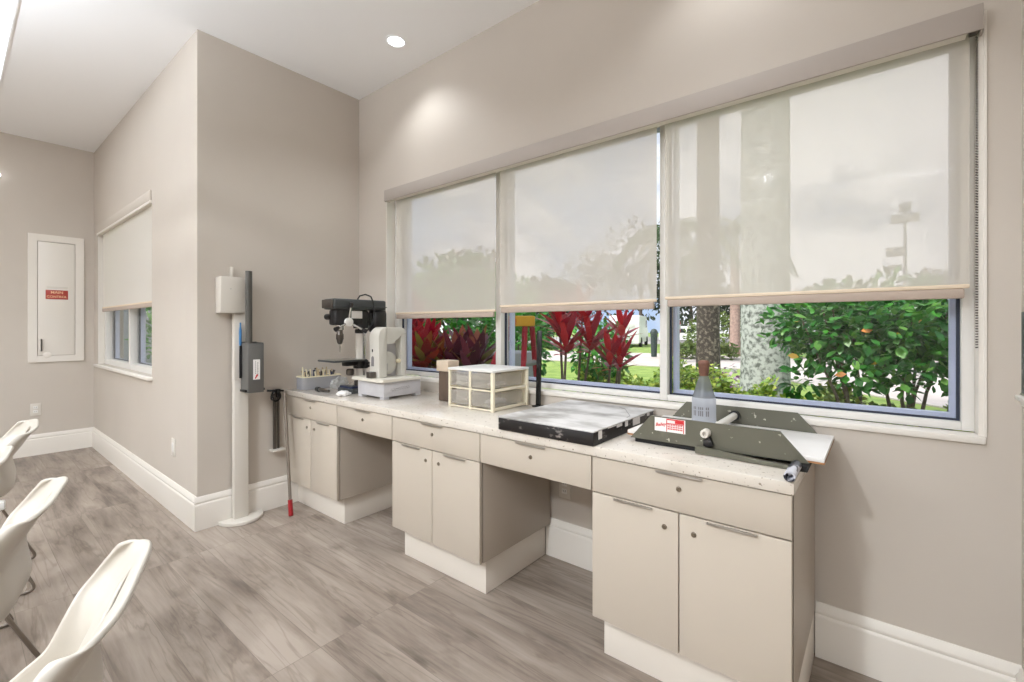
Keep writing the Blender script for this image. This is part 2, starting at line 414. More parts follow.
# main window ------------------------------------------------------
st = MB().box(WX0-.004, WX1+.004, YW-.012, 2.125, WZ0, .884, .004)
st.box(WX1-.0005, WX1+.006, YW-.006, YW+.001, .884, WZ1-.03)      # thin casing edge
struct('trim_1', st, M['trim'])
rv = MB().box(WX0+.0005, WX0+.012, YW+.001, 2.2, .885, WZ1-.001); rv.box(WX1-.012, WX1-.0005, YW+.001, 2.2, .885, WZ1-.001)
struct('trim_2', rv, M['trim'])
panes = [(-2.80, -1.845, .908), (-1.72, -.812, .908), (-.735, .203, .908)]   # clear glass width and bottom
wf = MB(); FY0, FY1 = 2.126, 2.2
xs = [WX0+.012, -2.81, -1.845, -1.80, -.812, -.777, .214, WX1-.012]
for a, b in ((0, 1), (2, 3), (4, 5), (6, 7)): wf.box(xs[a], xs[b], FY0, FY1, .885, WZ1-.002, .003)
for a, b in ((1, 2), (3, 4), (5, 6)):
    wf.box(xs[a], xs[b], FY0+.002, FY1, .885, .912, .002); wf.box(xs[a], xs[b], FY0+.002, FY1, 2.215, WZ1-.002, .002)
win = struct('window_1', wf, M['winwhite'])
for a, b in ((1, 2), (3, 4), (5, 6)):
    x0, x1 = xs[a], xs[b]
    g = MB()
    for q in ((x0, x0+.009, .912, 2.215), (x1-.009, x1, .912, 2.215), (x0+.009, x1-.009, .912, .919), (x0+.009, x1-.009, 2.208, 2.215)): g.box(q[0], q[1], 2.16, 2.172, q[2], q[3])
    o = build('gasket', g, M['gasket'], win); o['label'] = 'dark navy glazing gasket'
    g = MB()
    for q in ((x0+.003, x0+.022, .915, 2.22), (x1-.022, x1-.003, .915, 2.22), (x0+.022, x1-.022, .915, .93), (x0+.022, x1-.022, 2.205, 2.22)): g.box(q[0], q[1], 2.2005, 2.235, q[2], q[3])
    o = build('outer_frame', g, M['winout'], win); o['label'] = 'pale blue outer frame'
    build('glass', MB().box(x0+.002, x1-.002, 2.175, 2.179, .914, 2.213), M['glass'], win, smooth=False)

# valance and three roller blinds -----------------------------------
va = thing('blind_valance', 'long greige valance box above the three window blinds', 'valance', (-1.285, 2.03, 2.153))
v = MB(); v.box(-2.822, .252, 2.005, 2.012, 2.153, 2.234, .002); v.box(-2.822, .252, 2.012, YW-.0005, 2.226, 2.234); v.box(-2.822, -2.815, 2.012, YW-.0005, 2.153, 2.226); v.box(.245, .252, 2.012, YW-.0005, 2.153, 2.226)
build('box', v, M['valance'], va)
build('underside', MB().box(-2.814, .215, 2.013, 2.047, 2.153, 2.158), M['vunder'], va)['label'] = 'white underside strip'
def blind(x0, x1, zb, label, y=2.062, fabric='blind', ztop=2.19, rr_=.021, grp='roller blinds over the long window'):
    b = thing('roller_blind', label, 'blind', ((x0+x1)/2, y, zb), grp)
    n = 2
    build('fabric', MB().quad((x0, y, zb+.04), (x1, y, zb+.04), (x1, y, ztop), (x0, y, ztop)), M[fabric], b, smooth=False, mods=[('SOLIDIFY', dict(thickness=.0008))])
    build('roller', MB().cyl((x0, y+rr_+.003, ztop-.002), (x1, y+rr_+.003, ztop-.002), rr_), M['vunder'], b)
    h = build('hem_bar', MB().box(x0+.012, x1-.012, y-.009, y+.009, zb, zb+.032, .004), M['hem'], b); h['label'] = 'taupe hem bar'
    h = build('hem_pocket', MB().box(x0, x1, y-.007, y+.007, zb+.0325, zb+.046, .003), M['hemlight'], b); h['label'] = 'cream hem seam'
    return b
blind(-2.754, -1.79, 1.293, 'leftmost of three sheer roller blinds on the long window, by the drill press')
blind(-1.7535, -.802, 1.316, 'middle sheer roller blind of the long window, above the black slab board')
b3 = blind(-.762, .2265, 1.324, 'widest sheer roller blind on the right, palm trunk showing through it')
ch = MB()
for dx in (0, .009):
    for k in range(118):
        ch.ball((.2395+dx*.4, 2.045+dx, 2.15-k*.0084), .0026, u=6, v=4)
o = build('pull_chain', ch, M['darksteel'], b3); o['label'] = 'steel ball chain'
build('chain_bracket', MB().box(.222, .243, 2.02, 2.05, 2.156, 2.185, .002), M['darksteel'], b3)['label'] = 'dark chain bracket'

# passage window -----------------------------------------------------
st = MB().box(CX0-.03, CX1+.02, YC-.03, YC+.11, CZ0-.024, CZ0-.0005, .004)
w = MB()
w2 = MB(); fx = [CX0, CX0+.06, -5.15, -5.10, CX1-.045, CX1]; PY = YC+.05
for a, b in ((0, 1), (2, 3), (4, 5)): w2.box(fx[a]+.001, fx[b]-.001, PY, PY+.06, CZ0+.001, CZ1-.001, .003)
for a, b in ((1, 2), (3, 4)):
    w2.box(fx[a], fx[b], PY+.002, PY+.058, CZ0+.001, CZ0+.05); w2.box(fx[a], fx[b], PY+.002, PY+.058, CZ1-.05, CZ1-.001)
win2 = struct('window_2', w2, M['winwhite'])
build('window_sill', st, M['trim'], win2)
for a, b in ((1, 2), (3, 4)):
    g = MB()
    for q in ((fx[a]-.004, fx[a]+.022, CZ0+.05, CZ1-.05), (fx[b]-.02, fx[b], CZ0+.05, CZ1-.05), (fx[a]+.022, fx[b]-.02, CZ0+.05, CZ0+.06)): g.box(q[0], q[1], PY+.061, PY+.07, q[2], q[3])
    build('gasket', g, M['gasket'], win2)['label'] = 'dark glazing gasket'
    g = MB().box(fx[a], fx[a]+.022, PY+.0705, PY+.105, CZ0+.03, CZ1-.03); g.box(fx[a]+.022, fx[b], PY+.0705, PY+.105, CZ0+.03, CZ0+.055)
    build('outer_frame', g, M['winout'], win2)['label'] = 'pale outer frame'
    build('glass', MB().box(fx[a]+.001, fx[b]-.001, PY+.05, PY+.053, CZ0+.05, CZ1-.05), M['glass'], win2, smooth=False)
rv = MB().box(CX0+.0005, CX0+.01, YC+.001, YC+.049, CZ0+.001, CZ1-.001)
struct('trim_3', rv, M['trim'])
vb = thing('blind_valance', 'short white valance over the blind of the small passage window', 'valance', (-5.15, YC-.02, 2.12))
v = MB().box(-6.13, CX1-.001, YC-.012, YC-.0005, 2.175, 2.25, .003); build('box', v, M['wall'], vb)
build('underside', MB().box(-6.125, CX1-.002, YC-.011, YC+.024, 2.155, 2.1745), M['trim'], vb)
blind(-6.0, -4.21, 1.385, 'dense cream roller blind half drawn on the small passage window', y=YC+.018, fabric='blind2', ztop=2.165, rr_=.013, grp='passage window blind')

# ceiling lights -------------------------------------------------------
def downlight(x, y, label):
    t = thing('recessed_downlight', label, 'ceiling light', (x, y, HC), 'recessed round downlights')
    build('trim_ring', MB().lathe([(.052, -.001), (.066, -.0015), (.068, -.005), (.06, -.008), (.05, -.004)], (x, y, HC), cap=False), M['ceil'], t)
    build('lens', MB().lathe([(.0001, -.003), (.051, -.003), (.051, -.0005), (.0001, -.0005)], (x, y, HC), cap=False), M['lamp'], t)['label'] = 'glowing white lens'
    return t
def spot(x, y, w, ang=128, blend=.6, col=(.905, .96, 1.015), rad=.11):
    l = bpy.data.lights.new('downlight_beam', 'SPOT'); l.energy = w*3.4; l.spot_size = radians(ang); l.spot_blend = blend; l.shadow_soft_size = rad; l.color = col
    o = bpy.data.objects.new('downlight_beam', l); COL.objects.link(o); o.location = (x, y, HC-.03); return o
DL = [(-2.375, 1.777, 'small round downlight in the ceiling near the corner above the drill press', 6),
      (-.45, 1.777, 'round downlight above the right blind', 4.5), (-.4, .9, 'round downlight over the middle of the room', 14),
      (-1.05, -1.7, 'round downlight behind the chairs', 95), (-3.0, -1.7, 'added unseen round downlight at the passage side', 20), (1.6, -1.2, 'added unseen round downlight at the far right of the room', 20),  # passage side and far right lamps are unseen, added to lift room brightness
      (-5.2, -1.2, 'added unseen round downlight on the control panel side', 22)]  # unseen lamp, added to brighten the passage end
for x, y, l, wt in DL:
    downlight(x, y, l); spot(x, y, wt, 168 if wt > 60 else 128)
def strip(x0, x1, y0, y1, label, wt):
    t = thing('linear_ceiling_light', label, 'ceiling light', ((x0+x1)/2, (y0+y1)/2, HC), 'linear ceiling lights')
    f = MB(); f.box(x0-.008, x1+.008, y1, y1+.008, HC-.006, HC-.0005); f.box(x0-.008, x1+.008, y0-.008, y0, HC-.006, HC-.0005); f.box(x0-.008, x0, y0, y1, HC-.006, HC-.0005); f.box(x1, x1+.008, y0, y1, HC-.006, HC-.0005)
    build('frame', f, M['ceil'], t)
    build('diffuser', MB().box(x0, x1, y0, y1, HC-.004, HC-.0005), M['lampstrip'], t, smooth=False)['label'] = 'glowing white diffuser'
    l = bpy.data.lights.new('strip_glow', 'AREA'); l.shape = 'RECTANGLE'; l.size = x1-x0; l.size_y = y1-y0; l.energy = wt*2.95; l.color = (.905, .96, 1.015)
    o = bpy.data.objects.new('strip_glow', l); COL.objects.link(o); o.location = ((x0+x1)/2, (y0+y1)/2, HC-.012)
strip(-5.6, -2.6, .02, .238, 'bright linear light in the ceiling at the top left corner', 5)
strip(-1.6, 1.4, -2.9, -2.68, 'added linear fill light behind the camera', 44)  # out of view, added as fill for the room
strip(-5.6, -2.6, -2.9, -2.68, 'added linear fill light at the rear left, out of view', 24)  # another unseen strip, added as fill from the rear
t = thing('fill_pendant', 'long pendant light added out of view to brighten the ceiling', 'pendant light', (-2.4, -.75, 2.45))  # invented fixture, its uplight added to brighten the ceiling
build('housing', MB().box(-3.6, -1.2, -.80, -.70, 2.45, 2.51, .004), M['white'], t)
for x in (-3.3, -1.5): build('cable', MB().cyl((x, -.75, 2.5105), (x, -.75, HC-.001), .002, n=6), M['steel'], t)
build('upper_lens', MB().box(-3.58, -1.22, -.79, -.71, 2.5105, 2.513), M['lampstrip'], t)
for nm, z, e_, rx in (('pendant_fill_up', 2.52, 138, pi), ('pendant_fill_down', 2.44, 12, 0)):
    l = bpy.data.lights.new(nm, 'AREA'); l.shape = 'RECTANGLE'; l.size = 2.36; l.size_y = .08; l.energy = e_; l.color = (.87, .95, 1.05)
    o = bpy.data.objects.new(nm, l); COL.objects.link(o); o.location = (-2.4, -.75, z); o.rotation_euler = (rx, 0, 0)
# wall lamp glimpsed on the far wall
t = thing('wall_light', 'tiny bright wall light on the far wall at the left edge', 'wall light', (XF, .27, 2.62))
build('back_plate', MB().box(XF+.0005, XF+.02, .2, .30, 2.6, 2.68, .004), M['white'], t)
build('lens', MB().ball((XF+.035, .288, 2.635), .018), M['lamp'], t)

# ------------------------------------------------------------------ cabinets
YF = 1.482; ZT = .7605
def lock(x, z, parent):
    m_ = MB().lathe([(.0001, -.0055), (.0065, -.0055), (.008, -.004), (.0085, 0)], (x, YF, z), 'y', 16, cap=False)
    m_.box(x-.0012, x+.0012, YF-.0062, YF-.0053, z-.004, z+.004)
    o = build('lock', m_, M['brass'], parent); o['label'] = 'round metal lock'
def pull(x, z, parent, w=.147):
    m_ = MB().box(x-w/2, x+w/2, YF-.010, YF-.0003, z-.002, z, .0006); m_.box(x-w/2, x+w/2, YF-.010, YF-.0088, z-.005, z-.002, .0003)
    o = build('handle', m_, M['steel'], parent); o['label'] = 'thin steel edge pull'
def front(name, x0, x1, z0, z1, parent): return build(name, MB().box(x0, x1, YF, YF+.019, z0, z1, .0012), M['cab'], parent)
def cabinet(x0, x1, kx0, kx1, label, side=M['cabin']):
    t = thing('base_cabinet', label, 'cabinet', ((x0+x1)/2, 1.77, 0), 'base cabinets under the worktop')
    b = MB().box(x0, x1, YF+.0225, 2.034, .174, ZT, .001); build('body', b, side, t)
    build('gap_shade', MB().box(x0+.004, x1-.001, YF+.0195, YF+.022, .178, ZT-.004), M['gap'], t)['label'] = 'dark sheet painted as the shade in the gap behind the fronts'  # dark sheet stands in for the shade between fronts and body
    build('toe_kick', MB().box(kx0, kx1, 1.557, 2.034, .0005, .1735, .001), M['kick'], t)['label'] = 'white plinth'
    d = front('drawer', x0+.003, x1-.003, .633, .7575, t); xm = (x0+x1)/2; pull(xm, .7555, d); lock(xm, .708, d)
    for s in (0, 1):
        a, e = (x0+.003, xm-.002) if s == 0 else (xm+.002, x1-.003)
        d = front('door', a, e, .1745, .628, t); pull((a+e)/2, .626, d, .14); lock(e-.045 if s == 0 else a+.045, .574, d)
    return t
c1 = cabinet(XE+.02, -2.56, XE+.001, -2.6, 'base cabinet with two doors in the corner, under the drill press')
cabinet(-2.015, -1.378, -2.003, -1.41, 'middle base cabinet with two doors, between the two knee spaces')
cabinet(-.82, -.187, -.808, -.189, 'nearest base cabinet at the worktop end, under the grey slab roller')
build('filler_strip', MB().box(XE+.001, XE+.0185, YF+.004, YF+.02, .2005, ZT), M['cab'], c1)
def knee(x0, x1, label):
    t = thing('desk_drawer', label, 'drawer', ((x0+x1)/2, 1.7, .633), 'knee space drawers')
    build('drawer_box', MB().box(x0, x1, YF+.021, 1.95, .648, ZT), M['cabin'], t)
    d = front('drawer_front', x0, x1, .633, .7575, t); xm = (x0+x1)/2; pull(xm, .7555, d); lock(xm, .705, d)
knee(-2.5575, -2.0175, 'wide drawer over the left knee space, beside the corner cabinet')
knee(-1.3755, -.8225, 'wide drawer over the right knee space, below the black slab board')
wt = MB().box(XE+.001, -.183, 1.474, 2.0545, .7615, .798, .004)
tag(build('worktop', wt, M['top'], origin=(-1.7, 1.76, .762)), 'long speckled cream stone worktop along the windows', 'worktop')

# outlets
def outlet(name, label, c, facing, duplex=True):
    t = thing(name, label, 'outlet', c)
    x, y, z = c
    def bx(m_, u0, u1, w0, w1, d0, d1, bev=0.):
        if facing == '-y': m_.box(x+u0, x+u1, y-d1, y-d0, z+w0, z+w1, bev)
        else: m_.box(x+d0, x+d1, y+u0, y+u1, z+w0, z+w1, bev)
        return m_
    build('cover_plate', bx(MB(), -.036, .036, -.058, .058, .0005, .006, .002), M['offwhite'], t)
    if duplex:
        for s in (-1, 1):
            r = build('socket', bx(MB(), -.016, .016, s*.02-.014, s*.02+.014, .006, .008, .001), M['white'], t)
            q = bx(MB(), -.007, -.005, s*.02-.004, s*.02+.006, .008, .0084); bx(q, .005, .007, s*.02-.004, s*.02+.006, .008, .0084)
            build('slot', q, M['black'], r)
    else: build('rocker', bx(MB(), -.014, .014, -.03, .03, .006, .009, .001), M['white'], t)
outlet('wall_outlet', 'white outlet on the far wall above the baseboard, by the chairs', (XF, .53, .44), '+x')
outlet('wall_outlet', 'white wall plate low on the passage wall near the outer corner', (-3.672, YC, .43), '-y', False)
outlet('wall_outlet', 'white outlet inside the right knee space', (-1.296, YW, .384), '-y')

# control panel on far wall ------------------------------------------------
t = thing('control_panel', 'white recessed access panel with red MAIN CONTROL sign on far wall', 'access panel', (XF, .68, .88))
PX = XF
def yz(a, b, d): return (PX+d, a, b)
build('panel_frame', MB().ring_prism([(.478, .895), (.872, .895), (.872, 2.135), (.478, 2.135)], [(.540, .955), (.808, .955), (.808, 2.068), (.540, 2.068)], yz, .0005, .016), M['trim'], t)
d = build('panel_door', MB().box(PX+.0005, PX+.012, .544, .804, .959, 2.064, .002), M['trim'], t)
h = MB().tube([(PX+.012, .568, 1.005), (PX+.032, .568, 1.01), (PX+.034, .568, 1.06), (PX+.032, .568, 1.11), (PX+.012, .568, 1.115)], .006, 8)
build('handle', h, M['darksteel'], d)['label'] = 'dark pull handle'
sg = build('sign', MB().box(PX+.0125, PX+.0145, .597, .755, 1.508, 1.598, .0005), M['redsign'], d); sg['label'] = 'red MAIN CONTROL sign'
tx = MB()
tx.text('MAIN', .036, lambda a, b: (PX+.0149, .676+a, 1.574+b), bold=.012); tx.text('CONTROL', .030, lambda a, b: (PX+.0149, .676+a, 1.532+b), bold=.012)
# letters belong to the sign's face
build('lettering', tx, M['signtext'], d)
build('faint_label', MB().box(PX+.0122, PX+.0128, .605, .752, 1.612, 1.632), M['offwhite'], d)
build('latch', MB().lathe([(.03, 0), (.03, .006), (.024, .008)], (PX+.012, .61, .962), 'x'), M['trim'], d)

# ------------------------------------------------------------------ wall post extruder at left
t = thing('post_stand', 'tall white wall post on a half round floor base', 'stand', (XE+.05, 1.18, 0))
build('post', MB().box(-3.196, -3.152, 1.13, 1.212, .0225, 1.318, .002), M['offwhite'], t)
hd = [(0.0, -.13)]+[(.13*cos(a), .13*sin(a)) for a in [radians(-75+k*150/14) for k in range(15)]]+[(0.0, .13)]
build('floor_base', MB().prism(hd, lambda a, b, d: (-3.2+a, 1.182+b, d), .0005, .022, .004), M['offwhite'], t)
hb = MB().box(-3.219, -3.128, 1.045, 1.19, 1.32, 1.545, .006)
build('head_box', hb, M['offwhite'], t); build('screw', MB().lathe([(.004, 0), (.004, .003), (.002, .004)], (-3.128, 1.1, 1.47), 'x', 10), M['steel'], t)
build('upper_rail', MB().box(-3.219, -3.2, 1.125, 1.142, 1.5455, 1.615, .002), M['offwhite'], t)
build('back_panel', MB().box(-3.1515, -3.146, 1.128, 1.21, .9, 1.25, .001), M['offwhite'], t)
e = thing('clay_extruder', 'grey box with upright dark tube, hung on the white post', 'extruder', (-3.09, 1.21, .823))
gb = MB(); X0, X1, Y0, Y1, Z0, Z1 = -3.145, -3.03, 1.165, 1.256, .823, 1.131
gb.box(X0, X0+.006, Y0, Y1, Z0, Z1+.008); gb.box(X1-.008, X1, Y0, Y1, Z0, Z1, .002); gb.box(X0+.006, X1-.008, Y0, Y0+.008, Z0, Z1+.004); gb.box(X0+.006, X1-.008, Y1-.008, Y1, Z0, Z1+.004); gb.box(X0+.006, X1-.008, Y0+.008, Y1-.008, Z0, Z0+.01)
build('box', gb, M['midgrey'], e)
lb = build('label', MB().box(X1+.0002, X1+.0012, 1.192, 1.232, .905, 1.03), M['paper'], e); lb['label'] = 'white sticker with vertical lettering'
pr = MB()
for k in range(14):
    z = 1.022-k*.006; pr.box(X1+.0013, X1+.0016, 1.203, 1.203+.003+.003*(k % 2), z-.0032, z); pr.box(X1+.0013, X1+.0016, 1.216, 1.219+.003*((k+1) % 3 > 0), z-.0032-.008, z-.008)
build('small_print', pr, M['print_'], lb)
build('red_mark', MB().prism([(1.2, .912), (1.206, .91), (1.222, .932), (1.213, .94)], lambda a, b, d: (X1+d, a, b), .0013, .0017), M['redpaint'], lb)
build('tube', MB().lathe([(.0195, .0), (.0195, .75), (.0165, .75), (.0165, .3)], (-3.09, 1.19, .835)), M['tube'], e)['label'] = 'tall dark grey tube'
for cp in (MB().box(X0+.02, X1-.02, Y0-.014, Y0-.0005, .828, .842, .001), MB().box(X0+.03, X1-.02, Y1+.0005, Y1+.014, .832, .846, .001)): build('clip', cp, M['black'], e)['label'] = 'black fixing clip'
build('side_latch', MB().box(-3.14, -3.128, 1.152, 1.1645, .91, 1.115, .002), M['black'], e)
tag(build('marker', MB().lathe([(.006, 0), (.0075, .02), (.0075, .095), (.0045, .12), (.0045, .145)], (-3.131, 1.1565, 1.116)), M['blue'], origin=(-3.131, 1.1565, 1.116)), 'blue marker standing behind the grey extruder box', 'marker')

# lever bracket and rod ----------------------------------------------------
t = thing('lever_bracket', 'dark twin bar bracket with black clamp and white foot plate on end wall', 'bracket', (XE+.03, 1.41, .4))
build('foot_plate', MB().box(XE+.0005, XE+.065, 1.365, 1.455, .392, .405, .003), M['offwhite'], t)['label'] = 'white foot plate'
bb = MB().box(XE+.015, XE+.03, 1.385, 1.405, .4055, .78, .002); build('bar', bb, M['darksteel'], t)
bb = MB().box(XE+.015, XE+.028, 1.412, 1.425, .4055, .77, .002); build('bar', bb, M['darksteel'], t)
hk = MB().tube([(XE+.02, 1.345, .806), (XE+.025, 1.37, .803), (XE+.03, 1.41, .80), (XE+.03, 1.45, .795)], .007, 8)
hk.tube([(XE+.03+.0*cos(a), 1.40+.03*cos(a), .765+.035*sin(a)) for a in [k*2*pi/16 for k in range(17)]], .006, 8)
hk.box(XE+.012, XE+.045, 1.40, 1.425, .755, .81, .003); hk.ball((XE+.04, 1.372, .752), .012)
build('clamp', hk, M['blackshiny'], t)['label'] = 'black clamp hooks'
t = thing('lever_rod', 'long grey steel rod with a red grip, leaning by the corner cabinet', 'rod', (-2.985, 1.405, 0))
a, b = Vector((-3.125, 1.428, .785)), Vector((-2.985, 1.405, .0)); q = b.lerp(a, .13)
build('shaft', MB().cyl(a, q, .0098, n=12), M['rodsteel'], t); build('grip', MB().cyl(q, b+Vector((-.001, 0, .003)), .0145, n=16), M['red'], t)['label'] = 'red rubber grip'

# ------------------------------------------------------------------ things on the worktop
W = .7985
# band saw: box base, tray table, O-shaped housing
t = thing('band_saw', 'white benchtop band saw on a box base, in front of the window', 'band saw', (-2.42, 1.77, W))
sx0, sx1, sy0, sy1 = -2.56, -2.29, 1.625, 1.905
g = MB().box(sx0, sx1, sy0, sy1, W+.014, W+.103, .003)
build('base', g, M['sawgrey'], t)
for ax in (sx0+.02, sx1-.02):
    for ay in (sy0+.02, sy1-.02): build('foot', MB().box(ax-.02, ax+.02, ay-.02, ay+.02, W, W+.0135, .002), M['sawgrey'], t)
hw = MB()
for k in range(26):
    y0 = sy0+.05+k*.0055; hw.box(sx1+.0002, sx1+.0006, y0, y0+.004*(1+(k*7 % 3)*.3), W+.05+.007*sin(k*1.9)+k*.0004, W+.054+.007*sin(k*1.9)+k*.0004)
build('scribble', hw, M['print_'], t)['label'] = 'faint handwriting'
tray = [(-.175, -.16), (.135, -.17), (.15, -.155), (.15, .13), (-.15, .14), (-.185, .1), (-.19, -.145)]
build('tray', MB().prism(tray, lambda a, b, d: (-2.425+a, 1.765+b, d), W+.1035, W+.114, .004), M['sawtray'], t)
build('tray_rim', MB().tube([(-2.425+a*.97, 1.765+b*.97, W+.117) for a, b in tray+tray[:1]], .004, 6), M['sawtray'], t)
zb = W+.1145; zt = 1.233
def arc(cy, cz, r, a0, a1, n=7): return [(cy+r*cos(radians(a0+(a1-a0)*k/n)), cz+r*sin(radians(a0+(a1-a0)*k/n))) for k in range(n+1)]
hy0, hy1 = 1.685, 1.905
hx0, hx1 = -2.525, -2.425
build('front_column', MB().prism([(hy0, zb), (hy0+.062, zb), (hy0+.062, zt)]+arc(hy0+.06, zt-.06, .06, 90, 180), lambda a, b, d: (d, a, b), hx0, hx1, .006), M['sawwhite'], t)
build('rear_column', MB().prism([(hy1-.038, zb), (hy1, zb), (hy1-.004, 1.19), (hy1-.04, 1.19)], lambda a, b, d: (d, a, b), hx0+.02, hx1-.012, .004), M['sawwhite'], t)
build('top_arm', MB().prism([(hy0+.0625, zt-.002), (hy0+.0625, 1.125), (1.80, 1.125), (1.815, 1.15), (1.84, 1.155), (1.865, 1.1905), (hy1-.002, 1.1905), (hy1-.008, 1.205), (1.885, zt-.01), (1.86, zt-.002)], lambda a, b, d: (d, a, b), hx0+.02, hx1-.006, .004), M['sawwhite'], t)
build('wheel_cover', MB().lathe([(.0001, 0), (.075, 0), (.075, .012), (.06, .02), (.0001, .02)], (hx0+.03, 1.79, 1.0), 'x', 30, cap=False), M['sawwhite'], t)
build('back_plate', MB().box(hx0+.021, hx0+.028, 1.748, 1.866, zb, 1.124), M['sawgrey'], t)
build('knob', MB().lathe([(.013, 0), (.013, .02), (.009, .024)], (hx1-.04, 1.855, 1.012), 'x', 16), M['ivory'], t)['label'] = 'ivory tension knob'
gd = MB().box(hx0+.05, hx1-.03, 1.752, 1.775, .955, 1.0, .003); gd.box(hx0+.055, hx1-.035, 1.752, 1.772, zb, .945, .003)
build('blade_guide', gd, M['steel'], t)
build('vise_block', MB().box(hx0+.03, hx0+.08, 1.64, 1.68, zb+.001, zb+.04, .004), M['darksteel'], t)
build('switch_plate', MB().prism(arc(-2.49, 1.035, .014, 0, 180, 8)+[(-2.504, .985), (-2.476, .985)], lambda a, b, d: (a, d, b), hy0-.0015, hy0-.0003), M['print_'], t)['label'] = 'grey switch plate'
build('button', MB().box(-2.496, -2.486, hy0-.003, hy0-.0003, 1.075, 1.093, .001), M['black'], t)['label'] = 'black button'

# drill press -----------------------------------------------------------
AX = -2.745
t = thing('drill_press', 'black benchtop drill press with chrome chuck, in the corner', 'drill press', (AX, 1.75, W))
build('base', MB().box(-2.835, -2.655, 1.645, 1.895, W, W+.03, .006), M['darkgrey'], t)
cyY = 1.765
build('column', MB().lathe([(.034, W+.0305), (.034, 1.31)], (AX, cyY, 0)), M['offwhite'], t)['label'] = 'pale steel column'
build('rack', MB().box(AX+.0345, AX+.042, cyY-.01, cyY+.006, W+.09, 1.3, .002), M['chrome'], t)['label'] = 'polished rack'
build('column_band', MB().lathe([(.0345, 1.19), (.04, 1.195), (.04, 1.215), (.0345, 1.2195)], (AX, cyY, 0)), M['black'], t)
build('column_collar', MB().lathe([(.044, W+.031), (.044, W+.07), (.036, W+.078)], (AX, cyY, 0)), M['darksteel'], t)
bc = MB().box(-2.812, -2.676, 1.53, 1.92, 1.347, 1.416, .012, 3); bc.box(-2.816, -2.672, 1.524, 1.925, 1.366, 1.372, .002)
build('belt_cover', bc, M['darkgrey'], t)
build('cover_nose', MB().box(-2.805, -2.683, 1.515, 1.5295, 1.353, 1.41, .006), M['darksteel'], t)
hd = MB().box(-2.79, -2.70, 1.555, 1.80, 1.245, 1.3465, .014, 3); hd.lathe([(.05, 1.245), (.056, 1.26), (.056, 1.3465)], (AX, 1.61, 0)); hd.lathe([(.05, 1.225), (.05, 1.31)], (AX, cyY, 0))
build('head', hd, M['black'], t)
build('depth_stop', MB().lathe([(.016, -.03), (.02, -.028), (.02, .028), (.016, .03)], (AX-.055, 1.565, 1.30), 'x', 14), M['black'], t)
build('name_plate', MB().box(-2.6995, -2.6965, 1.665, 1.745, 1.29, 1.34, .001), M['paper'], t)['label'] = 'silver name plate'
build('motor', MB().lathe([(.03, -.085), (.055, -.075), (.062, -.05), (.062, .05), (.055, .075), (.03, .085)], (AX, 1.895, 1.275)), M['black'], t)
build('motor_mount', MB().box(-2.78, -2.71, 1.801, 1.832, 1.26, 1.33, .004), M['black'], t)
qx, qy = AX, 1.61
build('quill', MB().lathe([(.024, 1.215), (.026, 1.2445)], (qx, qy, 0)), M['chrome'], t)
ck = MB().lathe([(.008, 1.12), (.016, 1.128), (.021, 1.15), (.024, 1.155), (.024, 1.185), (.02, 1.19), (.018, 1.2145)], (qx, qy, 0))
build('chuck', ck, M['darksteel'], t)['label'] = 'steel drill chuck'
build('drill_bit', MB().lathe([(.0015, 1.065), (.005, 1.075), (.006, 1.1195)], (qx, qy, 0), n=12), M['chrome'], t)
hx, hy, hz = -2.672, 1.625, 1.265
hub = build('feed_hub', MB().lathe([(.018, -.03), (.018, -.004), (.028, 0), (.028, .016), (.022, .02)], (hx, hy, hz), 'x', 24), M['white'], t); hub['label'] = 'pale feed hub'
for ang, ln in ((205, .115), (85, .125), (-28, .13)):
    dy, dz = cos(radians(ang)), sin(radians(ang))
    p0 = (hx+.008, hy+dy*.024, hz+dz*.024); p1 = (hx+.02, hy+dy*ln*.75, hz+dz*ln*.75); p2 = (hx+.026, hy+dy*ln, hz+dz*ln)
    sp = build('feed_handle', MB().cyl(p0, p1, .0075, n=10), M['chrome'], hub)
    build('handle_knob', MB().cyl(p1, p2, .011, .0155, n=12), M['black'], hub)
cb = MB().tube([(-2.69, 1.70, 1.41), (-2.688, 1.72, 1.44), (-2.685, 1.76, 1.452), (-2.682, 1.80, 1.44), (-2.675, 1.815, 1.40), (-2.668, 1.82, 1.32), (-2.672, 1.80, 1.25), (-2.69, 1.77, 1.2), (-2.70, 1.73, 1.2), (-2.702, 1.705, 1.25), (-2.70, 1.70, 1.285)], .005, 8)
build('power_cable', cb, M['black'], t)
tb = MB().box(-2.845, -2.645, 1.51, 1.75, 1.008, 1.02, .004); build('table', tb, M['darkgrey'], t); build('table_top', MB().box(-2.84, -2.65, 1.515, 1.745, 1.0202, 1.022, .0008), M['steel'], t)
br = MB().lathe([(.048, .955), (.05, .96), (.05, 1.005), (.046, 1.0075)], (AX, cyY, 0)); br.box(-2.775, -2.715, 1.64, 1.72, .975, 1.0075, .005); br.box(-2.69, -2.655, 1.74, 1.79, .965, 1.0, .004)
build('table_bracket', br, M['black'], t)
build('table_crank', MB().tube([(-2.655, 1.765, .985), (-2.63, 1.768, .983), (-2.615, 1.80, .955), (-2.608, 1.815, .945), (-2.575, 1.82, .943)], .005, 8), M['darksteel'], t)
build('clamp_knob', MB().lathe([(.02, .91), (.026, .92), (.026, .945), (.02, .9545)], (AX-.01, 1.69, 0), n=16), M['darksteel'], t)

